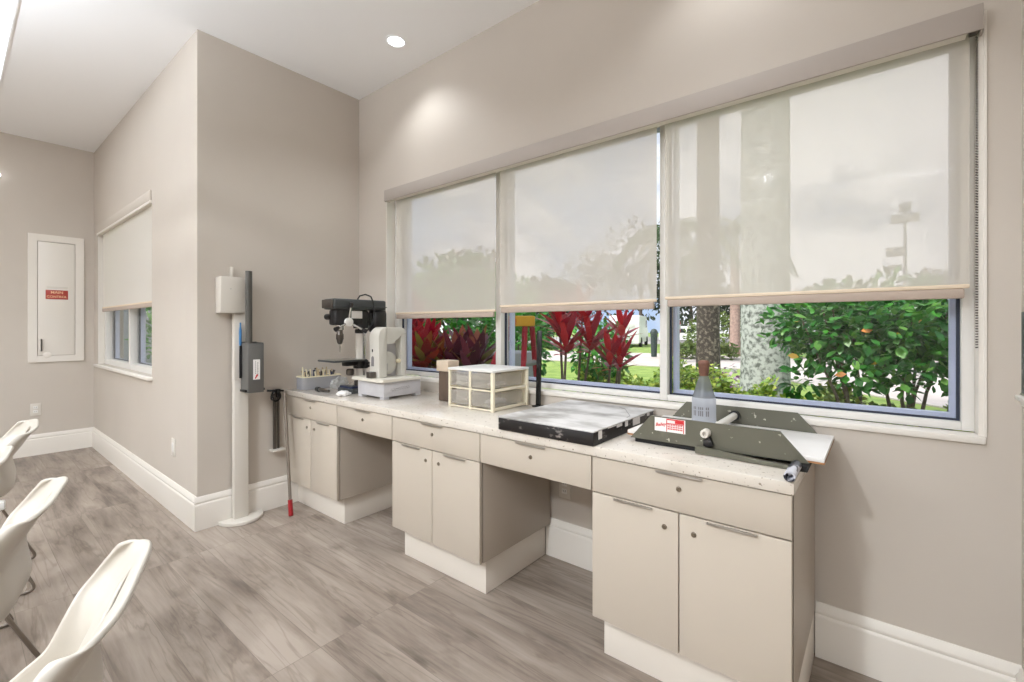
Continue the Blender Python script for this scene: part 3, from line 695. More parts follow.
# tool basket with tools ----------------------------------------------------
def rrect(x0, x1, y0, y1, r, n=5):
    out = []
    for cx, cy, a in ((x1-r, y0+r, -90), (x1-r, y1-r, 0), (x0+r, y1-r, 90), (x0+r, y0+r, 180)):
        for k in range(n+1):
            q = radians(a+90*k/n); out.append((cx+r*cos(q), cy+r*sin(q)))
    return out
bx0, bx1, by0, by1 = -3.206, -3.085, 1.535, 1.83
t = thing('tool_basket', 'clear plastic basket full of clay tools in the corner of the worktop', 'basket', (-3.145, 1.68, W))
o_ = rrect(bx0, bx1, by0, by1, .035); i_ = rrect(bx0+.004, bx1-.004, by0+.004, by1-.004, .032)
m_ = MB().ring_prism(o_, i_, lambda a, b, d: (a, b, d), W+.006, W+.082)
build('basket_wall', m_, M['basket'], t); build('basket_floor', MB().prism(rrect(bx0, bx1, by0, by1, .035), lambda a, b, d: (a, b, d), W, W+.0055), M['basket'], t)
build('rim', MB().tube([(a, b, W+.086) for a, b in o_+o_[:1]], .0045, 8), M['ivory'], t)['label'] = 'ivory rim'
for k in range(32):
    y = by0+.03+(by1-by0-.07)*k/31; x = R.uniform(bx0+.035, bx1-.035); tilt = R.uniform(-.35, .35); ln = R.uniform(.1, .135)
    p0 = Vector((x, y, W+.012)); dr = Vector((R.uniform(-.25, .25), tilt*.7, 1)).normalized()
    mb = MB(); kind = k % 4
    if kind == 0: mb.box(x-.006, x+.006, y-.003, y+.003, W+.008, W+.008+ln+.012, .002, rot=Matrix.Rotation(tilt*.5, 3, 'X'), piv=(x, y, W+.008)); mm, nm, lb = M['ivory'], 'craft_stick', 'ivory flat craft stick standing in the clear tool basket'
    elif kind == 1: mb.cyl(p0, p0+dr*ln, .0045, n=8); mm, nm, lb = M['clay'], 'wooden_tool', 'slim wooden modelling tool standing in the clear tool basket'
    elif kind == 2: mb.tube([p0, p0+dr*ln*.7, p0+dr*ln], [.004, .005, .009], 8); mm, nm, lb = M['darksteel'], 'trimming_tool', 'dark steel trimming tool leaning in the clear tool basket'
    else: mb.cyl(p0, p0+dr*ln*.9, .007, n=8); mm, nm, lb = M['navy'] if k % 8 == 3 else M['steel'], 'stubby_tool', ('stubby navy tool handle poking from the clear tool basket' if k % 8 == 3 else 'stubby silver tool handle poking from the clear tool basket')
    o = build(nm, mb, mm, origin=tuple(p0)); tag(o, lb, 'tool', 'tools in the basket')
# crumpled film bag and papers beside drill press base
def lump(c, r, sc, seed, amp=.35):
    rr = random.Random(seed); mb = MB(); bmesh.ops.create_icosphere(mb.bm, subdivisions=3, radius=1)
    for v in mb.bm.verts:
        n = v.co.copy(); f = 1+amp*(sin(5*n.x+seed)*cos(6*n.y+2*seed)+.6*sin(11*n.z+seed)*cos(9*n.x))*.5+rr.uniform(-.09, .09)
        v.co = Vector((n.x*f*r*sc[0], n.y*f*r*sc[1], max(n.z, -.55)*f*r*sc[2]))
    zm = min(v.co.z for v in mb.bm.verts)
    for v in mb.bm.verts: v.co += Vector((c[0], c[1], c[2]-zm))
    return mb
tag(build('plastic_bag', lump((-2.955, 1.73, W), .06, (.85, 1, .8), 3), M['bag'], origin=(-2.955, 1.73, W), ang=12), 'crumpled clear plastic bag between tool basket and drill press', 'bag')
tag(build('paper_scrap', lump((-2.645, 1.575, W), .05, (.8, .9, .35), 8), M['paper'], origin=(-2.645, 1.575, W), ang=12), 'crumpled white paper scrap in front of the drill press base', 'paper')
t = thing('hand_tool', 'dark hand tool with black knob lying before the drill press', 'hand tool', (-2.88, 1.565, W))
build('knob', MB().lathe([(.012, 0), (.0165, .005), (.0165, .03), (.012, .035)], (-2.955, 1.563, W+.0168), 'x', 14), M['black'], t); build('shank', MB().lathe([(.009, .0355), (.012, .04), (.012, .1), (.007, .11), (.007, .16)], (-2.955, 1.563, W+.0168), 'x', 12), M['darksteel'], t)
t = thing('tool_pouch', 'flat navy pouch lying on the drill press base', 'pouch', (-2.745, 1.68, W+.031))
build('pouch', MB().box(-2.82, -2.68, 1.65, 1.72, W+.0305, W+.042, .004), M['navy'], t); build('flap', MB().box(-2.815, -2.685, 1.652, 1.69, W+.0423, W+.046, .0015), M['darkgrey'], t)

# drawer organizer ------------------------------------------------------------
ox0, ox1, oy0, oy1, oz0, oz1 = -1.846, -1.522, 1.73, 2.028, W, 1.011
t = thing('drawer_organizer', 'cream framed organizer with four clear drawers on the worktop', 'organizer', ((ox0+ox1)/2, (oy0+oy1)/2, W))
f = MB(); b_ = .014
for x in (ox0, ox1-b_):
    for y in (oy0, oy1-b_): f.box(x, x+b_+.004*(x == ox1-b_), y, y+b_+.002, oz0, oz1-.0125, .002)
for x in (ox0+.001, ox1-b_+.001):
    for z in (oz0+.004, (oz0+oz1)/2-.006): f.box(x, x+b_-.003, oy0+b_, oy1-b_, z, z+.014, .001)
for z in (oz0+.004, (oz0+oz1)/2-.004): f.box(ox0+b_, ox1-b_, oy0+.001, oy0+.009, z, z+.007, .001)
xm = (ox0+ox1)/2; f.box(xm-.006, xm+.006, oy0+.0005, oy0+.012, oz0, oz1-.0125, .001); f.box(xm-.004, xm+.004, oy0+.012, oy1-.003, oz0+.004, oz0+.012)
f.box(ox0+b_, ox1-b_, oy1-.006, oy1-.003, oz0+.004, oz1-.0125)
build('frame', f, M['cream'], t)
build('top_panel', MB().box(ox0-.003, ox1+.006, oy0-.003, oy1+.002, oz1-.012, oz1, .003), M['white'], t)['label'] = 'white top panel'
for i, (xa, xb) in enumerate(((ox0+b_+.003, xm-.008), (xm+.008, ox1-b_-.003))):
    for j, (za, zb_) in enumerate(((oz0+.02, (oz0+oz1)/2-.012), ((oz0+oz1)/2+.012, oz1-.018))):
        dmb = MB(); th = .0012
        dmb.box(xa, xb, oy0+.004, oy0+.004+th, za, zb_, .001); dmb.box(xa, xa+th, oy0+.0065, oy1-.03, za, zb_-.006); dmb.box(xb-th, xb, oy0+.0065, oy1-.03, za, zb_-.006); dmb.box(xa+th, xb-th, oy0+.0065, oy1-.03, za, za+th); dmb.box(xa+th, xb-th, oy1-.0325, oy1-.03, za+th, zb_-.006)
        d = build('drawer', dmb, M['drawerclear'], t); d['label'] = 'milky clear drawer'
        build('finger_pull', MB().box((xa+xb)/2-.022, (xa+xb)/2+.022, oy0-.004, oy0+.0035, zb_-.009, zb_-.002, .002), M['drawerclear'], d)
        cn = lump(((xa+xb)/2, (oy0+oy1)/2-.02, za+.0035), .034, (1.2, 2.0, .5 if j == 0 else .3), 21+i*3+j, .3)
        o = build('drawer_contents', cn, M['lightoddment'] if (i+j) % 2 == 0 else M['midoddment'], origin=((xa+xb)/2, (oy0+oy1)/2-.02, za+.0035))
        tag(o, ['grey oddments inside the lower left clear drawer', 'grey oddments inside the upper left clear drawer', 'grey oddments inside the lower right clear drawer', 'grey oddments inside the upper right clear drawer'][i*2+j], 'oddments', 'contents of the organizer drawers')
# block behind organizer
t = thing('block_stand', 'dark brown box with a beige block top, behind the cream organizer', 'box', (-2.0, 1.87, W))
build('body', MB().box(-2.035, -1.955, 1.83, 1.90, W, .972, .002), M['brown'], t); build('block_top', MB().box(-2.045, -1.945, 1.82, 1.91, .9725, 1.036, .003), M['beige'], t)['label'] = 'beige block top'
# black bar
t = thing('metal_bar', 'tall narrow black bar standing on the worktop before the window', 'bar', (-1.44, 2.015, W))
rt = Matrix.Rotation(radians(1.2), 3, 'Y')
build('upright', MB().box(-1.455, -1.427, 2.008, 2.02, W+.009, 1.212, .002, rot=rt, piv=(-1.441, 2.014, W+.009)), M['blackshiny'], t)
build('foot', MB().box(-1.47, -1.41, 1.995, 2.033, W, W+.0085, .002), M['blackrub'], t)

# black slab board -------------------------------------------------------------
t = thing('slab_board', 'black sided work board with dusty grey top, hanging over the worktop edge', 'board', (-1.03, 1.75, W))
build('box_side', MB().box(-1.256, -.803, 1.464, 2.03, W, W+.050, .003), M['slabblack'], t)['label'] = 'scuffed black sides'
build('top_sheet', MB().box(-1.258, -.800, 1.462, 2.034, W+.0505, W+.056, .0015), M['slabtop'], t)['label'] = 'dusty grey and white top'
tapes = MB()
for k in range(7):
    y0 = 1.50+k*.075; tapes.box(-.8025, -.8005, y0, y0+.025+.022*(k*5 % 3), W+.02+.009*(k*3 % 4), W+.0495)
build('tape', tapes, M['paper'], t)['label'] = 'torn white tape along the right side'
tag(build('wire', MB().tube([(-.95, 1.98, W+.0585), (-.90, 1.90, W+.07), (-.86, 1.85, W+.078), (-.815, 1.80, W+.06), (-.81, 1.76, W+.06)], .0009, 5), M['darksteel'], origin=(-.95, 1.98, W+.057)), 'thin loose wire sticking up from the dusty board', 'wire')

# slab roller ---------------------------------------------------------------------
t = thing('slab_roller', 'olive grey tabletop slab roller with two side plates, at the worktop end', 'slab roller', (-.45, 1.83, W))
pf = [(-.735, .814), (-.163, .819), (-.24, .906), (-.655, .906)]
build('side_plate', MB().prism(pf, lambda a, b, d: (a, d, b), 1.628, 1.634), M['oliveworn'], t)['label'] = 'front olive side plate'
build('side_plate', MB().prism(pf, lambda a, b, d: (a, d, b), 2.024, 2.03), M['oliveworn'], t)['label'] = 'rear olive side plate'
bs = MB().box(-.72, -.49, 1.636, 2.02, W, .8185, .002); bs.box(-.2, -.165, 1.6, 2.02, W, .817, .002); bs.box(-.49, -.2, 1.66, 2.0, .806, .818)
build('base_frame', bs, M['blackrub'], t)['label'] = 'black base frame'
rl = build('roller', MB().lathe([(.013, 0), (.0135, .002), (.0135, .388), (.013, .39)], (-.458, 1.6345, .871), 'y', 20), M['roller'], t); rl['label'] = 'white roller tube'
build('axle_end', MB().lathe([(.007, .012), (.007, 0), (.0125, 0), (.0145, .003), (.0145, .03)], (-.458, 1.5975, .871), 'y', 20), M['roller'], t)['label'] = 'white axle end'
build('collar', MB().lathe([(.0145, 0), (.02, 0), (.02, .018), (.0145, .018)], (-.458, 2.0055, .871), 'y', 20), M['black'], t)
pv = MB().box(-.466, -.438, 1.612, 1.6275, .826, .848, .003); pv.cyl((-.44, 1.62, .83), (-.452, 1.622, .858), .008, n=10)
build('pivot_block', pv, M['black'], t)
cr = build('crank_bar', MB().prism([(-.488, .803), (-.186, .800), (-.186, .810), (-.478, .826), (-.488, .826)], lambda a, b, d: (a, d, b), 1.598, 1.6055), M['olive'], t)
gp = MB().lathe([(.0145, .0), (.0145, .135), (.011, .135), (.0105, .0), (.0105, -.002), (.0145, -.002)], (-.193, 1.462, .8175), 'y', 22, cap=False)
gp.lathe([(.003, .02), (.0103, .02), (.0103, .03), (.003, .03)], (-.193, 1.462, .8175), 'y', 12)
build('crank_grip', gp, mat('white_black_pipe', (214, 214, 222), .3, c2=(30, 32, 44), scale=24, sharp=(.52, .56), stretch=(1, .4, 1)), cr)['label'] = 'white and black pipe grip'
bd = build('bed_board', MB().box(-.752, -.127, 1.641, 2.018, .8255, .8375, .001), M['boardwhite'], t); bd['label'] = 'white faced bed board'
eg = MB().box(-.7535, -.7522, 1.641, 2.018, .8215, .837); eg.box(-.752, -.126, 1.6402, 2.018, .8195, .8252)
build('board_edge', eg, M['woodedge'], t)['label'] = 'bare wood underside'
lb = build('label_plate', MB().box(-.640, -.530, 1.6266, 1.6278, .854, .9025), M['paper'], t); lb['label'] = 'cream and red maker label'
rp = MB(); yy = 1.6262
rp.box(-.597, -.594, yy, 1.6265, .855, .9015); rp.box(-.594, -.534, yy, 1.6265, .897, .9015); rp.box(-.566, -.534, yy, 1.6265, .887, .8968); rp.box(-.537, -.534, yy, 1.6265, .855, .8868)
for k in range(9):
    rp.box(-.592+k*.006, -.5885+k*.006, yy, 1.6265, .878, .8825); rp.box(-.592+k*.006, -.588+k*.006, yy, 1.6265, .871, .8755); rp.box(-.592+k*.006, -.5875+k*.006, yy, 1.6265, .8635, .8685)
rp.box(-.594, -.538, yy, 1.6265, .8832, .8862)
ca, sa = cos(.16), sin(.16)
rp.text('Bailey', .0165, lambda a, b: (-.6185+a*ca-b*sa, 1.6262, .878+a*sa+b*ca), shear=.35)
build('red_print', rp, M['redpaint'], lb)

# bottle -----------------------------------------------------------------------------
bz = .8378; bxy = (-.517, 1.80)
t = thing('water_bottle', 'clear plastic bottle with brown cap standing on the slab roller bed', 'bottle', (*bxy, bz))
build('lower_body', MB().lathe([(.036, 0), (.0425, .004), (.0435, .03), (.0425, .06), (.0425, .118), (.041, .128)], (*bxy, bz)), M['bottle_low'], t)
build('upper_body', MB().lathe([(.041, .1285), (.036, .142), (.026, .178), (.019, .2), (.016, .208)], (*bxy, bz), cap=False), M['bottle_top'], t)['label'] = 'frosted shoulder and neck'
build('cap', MB().lathe([(.0165, .209), (.0165, .218), (.0185, .222), (.0195, .25), (.021, .254), (.020, .262), (.014, .268), (.0001, .2685)], (*bxy, bz), cap=False), M['cork'], t)['label'] = 'brown cap'
bl = MB()
for k in range(9):
    a0 = radians(-128+k*9); 
    for z0, z1 in ((.062, .082), (.086, .096)):
        if (k*3+int(z0*1000)) % 4: bl.quad(*[(bxy[0]+.0432*cos(a), bxy[1]+.0432*sin(a), bz+z) for a, z in ((a0, z0), (a0+.1, z0), (a0+.1, z1), (a0, z1))])
build('print', bl, M['print_'], t, smooth=False)['label'] = 'grey print'

# ledge and board on stub wall
t = thing('wall_ledge', 'white ledge on the wall at the right edge', 'shelf', (.3, 1.5, 1.04))
build('shelf_board', MB().box(.252, .3375, 1.2, 1.60, 1.058, 1.07, .003), M['trim'], t); build('shelf_apron', MB().prism([(.3375, 1.03), (.3375, 1.0575), (.258, 1.0575), (.262, 1.045)], lambda a, b, d: (a, d, b), 1.205, 1.595), M['trim'], t)
t = thing('display_board', 'black speckled display board standing on the white ledge, right edge', 'board', (.267, 1.45, 1.07))
build('panel', MB().box(.262, .272, 1.3, 1.596, 1.0705, 1.267, .002), mat('speckled_black', (20, 18, 22), .35, c2=(110, 108, 122), scale=48, sharp=(.58, .68)), t)
build('edge_strip', MB().box(.2605, .2618, 1.3, 1.596, 1.0705, 1.076), M['steel'], t)

# ------------------------------------------------------------------ chairs
def chair_shell():
    P = [(-.505, .395, -.50, .412, .17), (-.50, .42, -.497, .437, .185), (-.455, .44, -.455, .452, .2), (-.36, .437, -.37, .458, .206), (-.26, .43, -.29, .47, .206), (-.17, .433, -.25, .49, .204), (-.11, .45, -.225, .515, .202),
         (-.08, .485, -.188, .543, .192), (-.085, .53, -.175, .572, .193), (-.098, .575, -.162, .602, .202), (-.098, .615, -.15, .63, .215), (-.08, .65, -.14, .65, .227), (-.06, .678, -.122, .669, .23), (-.048, .698, -.11, .684, .229), (-.041, .713, -.10, .697, .226), (-.028, .732, -.088, .71, .222), (-.01, .752, -.076, .724, .214), (.002, .76, -.068, .73, .208)]
    NU = 20; bm = bmesh.new(); rows = []
    for (y, z, ye, ze, hw) in P:
        row = []
        for k in range(NU+1):
            u = k/NU*2-1; t = abs(u); x = hw*(sin(min(t/.85, 1)*pi/2))*(1 if u > 0 else -1); b = max(0, (t-.25)/.75); b = b*b*(1.6-.6*b)
            row.append(bm.verts.new((x, y+(ye-y)*b, z+(ze-z)*b)))
        rows.append(row)
    for i in range(len(rows)-1):
        for k in range(NU):
            if i in (13, 14) and 8 <= k <= 11: continue       # hand slot in the back
            bm.faces.new((rows[i][k], rows[i][k+1], rows[i+1][k+1], rows[i+1][k]))
    mb = MB(); mb.bm.free(); mb.bm = bm
    return mb
def make_chair():
    t = thing('shell_chair', '', 'chair', (0, 0, 0), 'white shell chairs in a row')
    build('seat_shell', chair_shell(), M['chairshell'], t, ang=80, mods=[('SOLIDIFY', dict(thickness=.012, offset=-1)), ('SUBSURF', dict(levels=2, render_levels=2))])
    def bend(pts, r=.035, n=5):
        out = [Vector(pts[0])]
        for a, b, c in zip(pts, pts[1:], pts[2:]):
            a, b, c = Vector(a), Vector(b), Vector(c); u = (a-b).normalized(); v = (c-b).normalized()
            p, q = b+u*r, b+v*r
            for k in range(n+1):
                s_ = k/n; out.append(p*(1-s_)**2+b*2*s_*(1-s_)+q*s_**2)
        return out+[Vector(pts[-1])]
    for s in (-1, 1):
        x = s*.215
        build('sled_leg', MB().tube(bend([(s*.13, -.2, .415), (s*.165, -.165, .41), (x, .0, .008), (x, -.47, .008), (s*.175, -.42, .405), (s*.13, -.39, .415)]), .0065, 10), M['legsteel'], t)
        build('seat_bracket', MB().box(s*.185-.02, s*.185+.02, -.155, -.1, .405, .445, .008), M['white'], t)
    build('cross_bar', MB().cyl((-.13, -.2, .413), (.13, -.2, .413), .007, n=10), M['steel'], t)
    build('under_frame', MB().box(-.14, .14, -.4, -.18, .398, .4055, .003), M['white'], t)
    return t
c0 = make_chair()
spots = [(-1.12, .232, -21, 'nearest white shell chair of the row, lowest in the photo'), (-1.87, .205, -14, 'second white shell chair from the nearest, its sled legs showing below'), (-2.57, .145, -8, 'third white shell chair from the nearest, mostly cut by the left edge'), (-3.27, .28, -5, 'farthest white shell chair of the row, toward the far wall')]
for i, (x, y, rz, l) in enumerate(spots):
    if i == 0: c0.location = (x, y, 0); c0.rotation_euler = (0, 0, radians(rz)); c0['label'] = l
    else: dup(c0, (x, y, 0), radians(rz), l)

# ------------------------------------------------------------------ OUTDOORS
G = -.1
LM = dict(
    shrub=leafmat('shrub_leaf', [(28, 84, 36), (48, 122, 44), (80, 158, 56), (38, 106, 52), (120, 180, 74)], .35),
    dark=leafmat('tree_leaf', [(30, 46, 30), (50, 66, 42), (38, 58, 38), (70, 84, 52)], .6),
    hedge=leafmat('hedge_leaf', [(140, 166, 60), (110, 154, 58), (190, 198, 90), (160, 184, 76), (76, 124, 50)], .5),
    green=leafmat('bright_leaf', [(30, 104, 32), (60, 150, 44), (92, 172, 60), (36, 92, 34)], .35),
    red=leafmat('red_leaf', [(176, 26, 62), (204, 36, 70), (228, 48, 58), (142, 24, 58)], .35, trans=.3),
    purple=leafmat('purple_leaf', [(92, 44, 62), (130, 44, 66), (104, 72, 92), (170, 44, 56), (146, 156, 80)], .4),
    petal=leafmat('petal', [(236, 232, 236), (160, 110, 160), (110, 60, 110), (240, 238, 240), (60, 100, 44)], .6),
    frond=leafmat('palm_frond', [(52, 76, 44), (72, 98, 56), (60, 88, 50)], .5),
    farhedge=leafmat('far_hedge_leaf', [(110, 130, 56), (90, 116, 54), (130, 146, 72)], .6),
)
M.update(trunkpale=mat('lichen_bark', (98, 104, 98), .9, c2=(188, 195, 188), scale=22, detail=6, sharp=(.36, .56), bump=.5, bscale=25),
         trunkdark=mat('dark_bark', (58, 50, 46), .9, c2=(128, 118, 108), scale=14, detail=5, sharp=(.5, .68), bump=.6, bscale=18),
         bark=mat('grey_bark', (98, 86, 76), .9, c2=(130, 118, 106), scale=20),
         barkpink=mat('tan_bark', (176, 150, 138), .9, c2=(150, 128, 118), scale=10),
         lawn=mat('lawn', (112, 142, 62), .9, c2=(146, 168, 84), scale=2.2, detail=8, bump=.5, bscale=30),
         path=mat('concrete_path', (206, 198, 192), .85, c2=(192, 184, 178), scale=1.2),
         asphalt=mat('road', (176, 172, 170), .9, c2=(160, 157, 156), scale=2),
         vanwhite=mat('van_white', (232, 232, 234), .3), tyre=mat('tyre', (26, 26, 28), .8), carglass=mat('car_glass', (40, 46, 54), .1),
         lred=mat('ladder_red', (170, 24, 48), .4), lyel=mat('ladder_yellow', (226, 172, 30), .45), lor=mat('ladder_orange', (206, 120, 26), .5),
         bluewall=mat('blue_grey_siding', (168, 172, 184), .7), polegrey=mat('pole_grey', (120, 122, 124), .5), siding=mat('grey_siding', (150, 154, 156), .7), stop=mat('stop_red', (200, 40, 48), .5), bin=mat('bin_dark', (44, 60, 58), .6))
gm = MB().quad((-90, 2.3, G), (90, 2.3, G), (90, 110, G), (-90, 110, G)); gm.quad((-90, 1.2, G), (XE-T-.05, 1.2, G), (XE-T-.05, 2.3, G), (-90, 2.3, G))
struct('ground', gm, M['lawn'], smooth=False)
def gp_(px, py):
    d = (H-G)*F/(py-327.5); p = at(px, d); return (p[0], p[1])
near = [gp_(*q) for q in ((540, 360), (600, 364), (660, 367), (745, 369.5), (800, 384), (870, 396), (1010, 420))]
far = [gp_(*q) for q in ((1100, 369), (960, 362), (870, 359), (745, 357), (660, 354), (600, 352.5), (540, 351))]
struct('path_1', MB().prism(near+far, lambda a, b, d: (a, b, d), G+.004, G+.03), M['path'], label='pale concrete path crossing the lawn')
road = [gp_(*q) for q in ((300, 343.5), (1200, 345), (1200, 337), (300, 337))]
struct('road_1', MB().prism(road, lambda a, b, d: (a, b, d), G+.003, G+.02), M['asphalt'])

def scatter(mb, c, rad, n, L, W, rr, shell=.55, up=.3, segs=2, flat=0.):
    for _ in range(n):
        while True:
            v = Vector((rr.uniform(-1, 1), rr.uniform(-1, 1), rr.uniform(-1, 1)))
            if shell < v.length <= 1 or (v.length <= 1 and rr.random() < .25): break
        p = Vector((c[0]+v.x*rad[0], c[1]+v.y*rad[1], c[2]+v.z*rad[2]))
        d = (v + Vector((rr.uniform(-1, 1), rr.uniform(-1, 1), rr.uniform(-.8, .8+up)))*.9)
        s = rr.uniform(.7, 1.25)
        mb.leaf(p, d, Vector((rr.uniform(-.6, .6), rr.uniform(-.6, .6), 1)), L*s, W*s, .2, segs)

# big green shrub at the right -------------------------------------------------
rr = random.Random(5)
sp = at(880, 3.7)
t = thing('green_shrub', 'large leafy green shrub with bare lower stems outside the right pane', 'shrub', (sp[0], sp[1], G))
fol = MB()
for px, d, py, r in ((800, 3.9, 325, .3), (840, 3.6, 318, .36), (885, 3.5, 315, .38), (930, 3.5, 318, .38), (965, 3.6, 340, .34), (860, 3.8, 345, .3), (915, 3.4, 350, .3), (820, 3.7, 352, .2), (800, 3.6, 380, .14), (945, 3.4, 372, .2), (870, 3.4, 330, .3), (940, 3.7, 326, .32), (1000, 3.8, 340, .36), (815, 4.0, 332, .26), (860, 3.3, 372, .16), (905, 3.3, 378, .16)):
    p = at(px, d, zat(py, d)); scatter(fol, p, (r, r, r*.8), int(330*(r/.3)**2), .082, .046, rr, .3, segs=3)
build('foliage', fol, LM['shrub'], t, smooth=False)
yl = MB()
for px, py in ((797, 322), (861, 331), (891, 336), (799, 357), (942, 346), (923, 322), (868, 363), (835, 375)):
    d = 3.28; yl.leaf(at(px, d, zat(py, d)), (rr.uniform(-1, 1), rr.uniform(-1, .2), .2), (0, -1, .6), .07, .045, .2, 3)
build('yellow_leaves', yl, leafmat('yellow_leaf', [(220, 180, 50), (224, 140, 60), (206, 190, 70)], .5), t, smooth=False)['label'] = 'few yellowed leaves'
for k in range(11):
    px0 = 905+rr.uniform(-14, 14); px1 = 800+k*18+rr.uniform(-8, 8); d0, d1 = 3.7+rr.uniform(-.1, .1), 3.6+rr.uniform(-.2, .2)
    if k < 4: px0 = 850+rr.uniform(-10, 14)
    a = Vector(at(px0, d0, G)); b = Vector(at(px1, d1, zat(310, d1))); mid = a.lerp(b, .5)+Vector((rr.uniform(-.08, .08), rr.uniform(-.08, .08), .06))
    build('stem', MB().tube([a, a.lerp(mid, .5)+Vector((0, 0, .06)), mid, b], [.02, .016, .012, .006], 7), M['bark'], t)

def hedge(pts, h, wd, n, m, label, name='hedge', L=.07, W=.04, seed=1, cat='hedge', base=True):
    rr = random.Random(seed); mb = MB(); cx = sum(p[0] for p in pts)/len(pts); cy = sum(p[1] for p in pts)/len(pts)
    seg = list(zip(pts, pts[1:])); 
    for _ in range(n):
        a, b = rr.choice(seg); s = rr.random(); bx, by = a[0]+(b[0]-a[0])*s, a[1]+(b[1]-a[1])*s
        ang = rr.uniform(0, pi); r = rr.uniform(.55, 1)
        hh = h*(.88+.12*sin(bx*5.1+by*3.3)+.06*sin(bx*13+by*9))
        nx, ny = -(b[1]-a[1]), (b[0]-a[0]); l = hypot(nx, ny) or 1
        o = cos(ang)*wd*r
        p = (bx+nx/l*o, by+ny/l*o, G+max(.05, hh*(.1+.9*sin(ang)*r)))
        mb.leaf(p, (rr.uniform(-1, 1), rr.uniform(-1, 1), rr.uniform(-.1, 1)), (rr.uniform(-.5, .5), rr.uniform(-.5, .5), 1), L*rr.uniform(.7, 1.3), W*rr.uniform(.7, 1.3), .2)
    o = build(name, mb, m, origin=(cx, cy, G), smooth=False); tag(o, label, cat)
    return o
def line(*q): return [at(px, d)[:2] for px, d in q]
hedge(line((585, 5.3), (640, 4.9), (700, 4.6), (775, 4.25)), 1.0, .42, 15000, LM['hedge'], 'low yellow green hedge bed below the middle of the window', L=.055, W=.04, seed=2)
hedge(line((745, 4.05), (830, 3.9), (930, 3.6), (1020, 3.4)), .84, .38, 9000, LM['hedge'], 'low yellow green hedge at the foot of the green shrub', L=.06, W=.042, seed=3)
fl = hedge(line((670, 6.6), (700, 6.4), (760, 6.1)), .84, .22, 1100, LM['petal'], 'strip of purple and white bedding flowers behind the hedge', name='bedding_flowers', L=.06, W=.055, seed=4, cat='flowers'); fl['kind'] = 'stuff'

# trunks / palms -----------------------------------------------------------------
def palm(px, d, r0, r1, hcrown, label, bark, nf, fl, seed, belly=True, group=None):
    rr = random.Random(seed); x, y, _ = at(px, d); t = thing('palm_tree', label, 'palm', (x, y, G), group)
    prof = [(r0*1.25, G), (r0*1.08, G+.35), (r0, G+1.0), ((r0+r1)/2*1.02, (G+hcrown)/2), (r1, hcrown-.4)]
    build('trunk', MB().lathe(prof, (x, y, 0), n=24), bark, t)
    build('crownshaft', MB().lathe([(r1*1.05, hcrown-.4), (r1*1.1, hcrown-.1), (r1*.7, hcrown+.7), (r1*.4, hcrown+1.0)], (x, y, 0), n=20), M['trunkpale'], t)
    for k in range(nf):
        a = 2*pi*k/nf+rr.uniform(-.2, .2); el = rr.uniform(.15, .75); mb = MB(); pts = []
        for i in range(9):
            s = i/8; rad = fl*s*(1-.22*s)*cos(el*(1-s)); z = hcrown+.9+fl*(sin(el)*s - (.95)*s*s)
            pts.append(Vector((x+cos(a)*rad, y+sin(a)*rad, z)))
        mb.tube(pts, [.035*(1-i/8*.8) for i in range(9)], 5)
        side = Vector((-sin(a), cos(a), 0))
        for i in range(34):
            s = (i+1)/35*8; j = min(int(s), 7); p = pts[j].lerp(pts[j+1], s-j); tg = (pts[j+1]-pts[j]).normalized()
            for sg in (-1, 1):
                mb.leaf(p, side*sg+tg*.6+Vector((0, 0, -.5)), Vector((0, 0, 1)), fl*.24*(1-.5*abs(s/8-.4)), .05, .3)
        build('frond', mb, LM['frond'], t, smooth=False)
    return t
palm(765, 4.9, .235, .225, 5.9, 'thick pale lichen trunk palm close outside the right pane', M['trunkpale'], 9, 2.6, 1)
palm(708, 9.5, .225, .20, 10.2, 'dark rough palm trunk behind the bottle, beyond the hedge', M['trunkdark'], 10, 2.5, 2)
palm(674, 17, .2, .17, 4.0, 'palm seen through the right blind, left of the dark trunk', M['bark'], 10, 3.0, 3)
palm(735, 21, .22, .18, 5.0, 'palm rising between the dark trunk and the pale trunk', M['barkpink'], 10, 3.2, 4)
palm(701, 25, .1, .08, 4.2, 'slim pale palm stem just left of the dark trunk', M['barkpink'], 8, 2.2, 5)

# cordylines ---------------------------------------------------------------------
def cordyline(heads, base, label, m, seed, L=.30, W=.058, n=24, group='red leaved plants by the window'):
    rr = random.Random(seed); bx, by, _ = at(*base); t = thing('cordyline_plant', label, 'plant', (bx, by, G), group)
    for px, d, py in heads:
        h = Vector(at(px, d, zat(py, d))); a = Vector((bx+rr.uniform(-.03, .03), by+rr.uniform(-.03, .03), G)); mid = a.lerp(h, .55)+Vector((rr.uniform(-.06, .06), rr.uniform(-.06, .06), 0))
        build('stem', MB().tube([a, mid, h], [.014, .011, .009], 7), M['bark'], t)
        mb = MB()
        for k in range(n):
            a_ = k*2.4; el = radians(82-72*k/n)
            d_ = Vector((cos(a_)*cos(el), sin(a_)*cos(el), sin(el))); mb.leaf(h+Vector((0, 0, .07-.1*k/n)), d_, Vector((-cos(a_)*sin(el), -sin(a_)*sin(el), cos(el)+.01)), L*rr.uniform(.8, 1.1), W*rr.uniform(.8, 1.1), .18, 4)
        build('leaf_head', mb, m, t, smooth=False)
cordyline(((560, 3.5, 330), (582, 3.7, 322), (566, 3.4, 352), (590, 3.6, 350)), (566, 3.5), 'tall red cordyline right of the stepladder, with several heads', LM['red'], 1)
cordyline(((622, 3.9, 338), ), (618, 3.9), 'single tall red cordyline rosette in front of the white van', LM['red'], 2, L=.26, n=16)
cordyline(((620, 3.5, 368), (610, 3.5, 366)), (617, 3.5), 'low red cordyline rosette on thin stems above the grass', LM['red'], 3, L=.26, n=16)
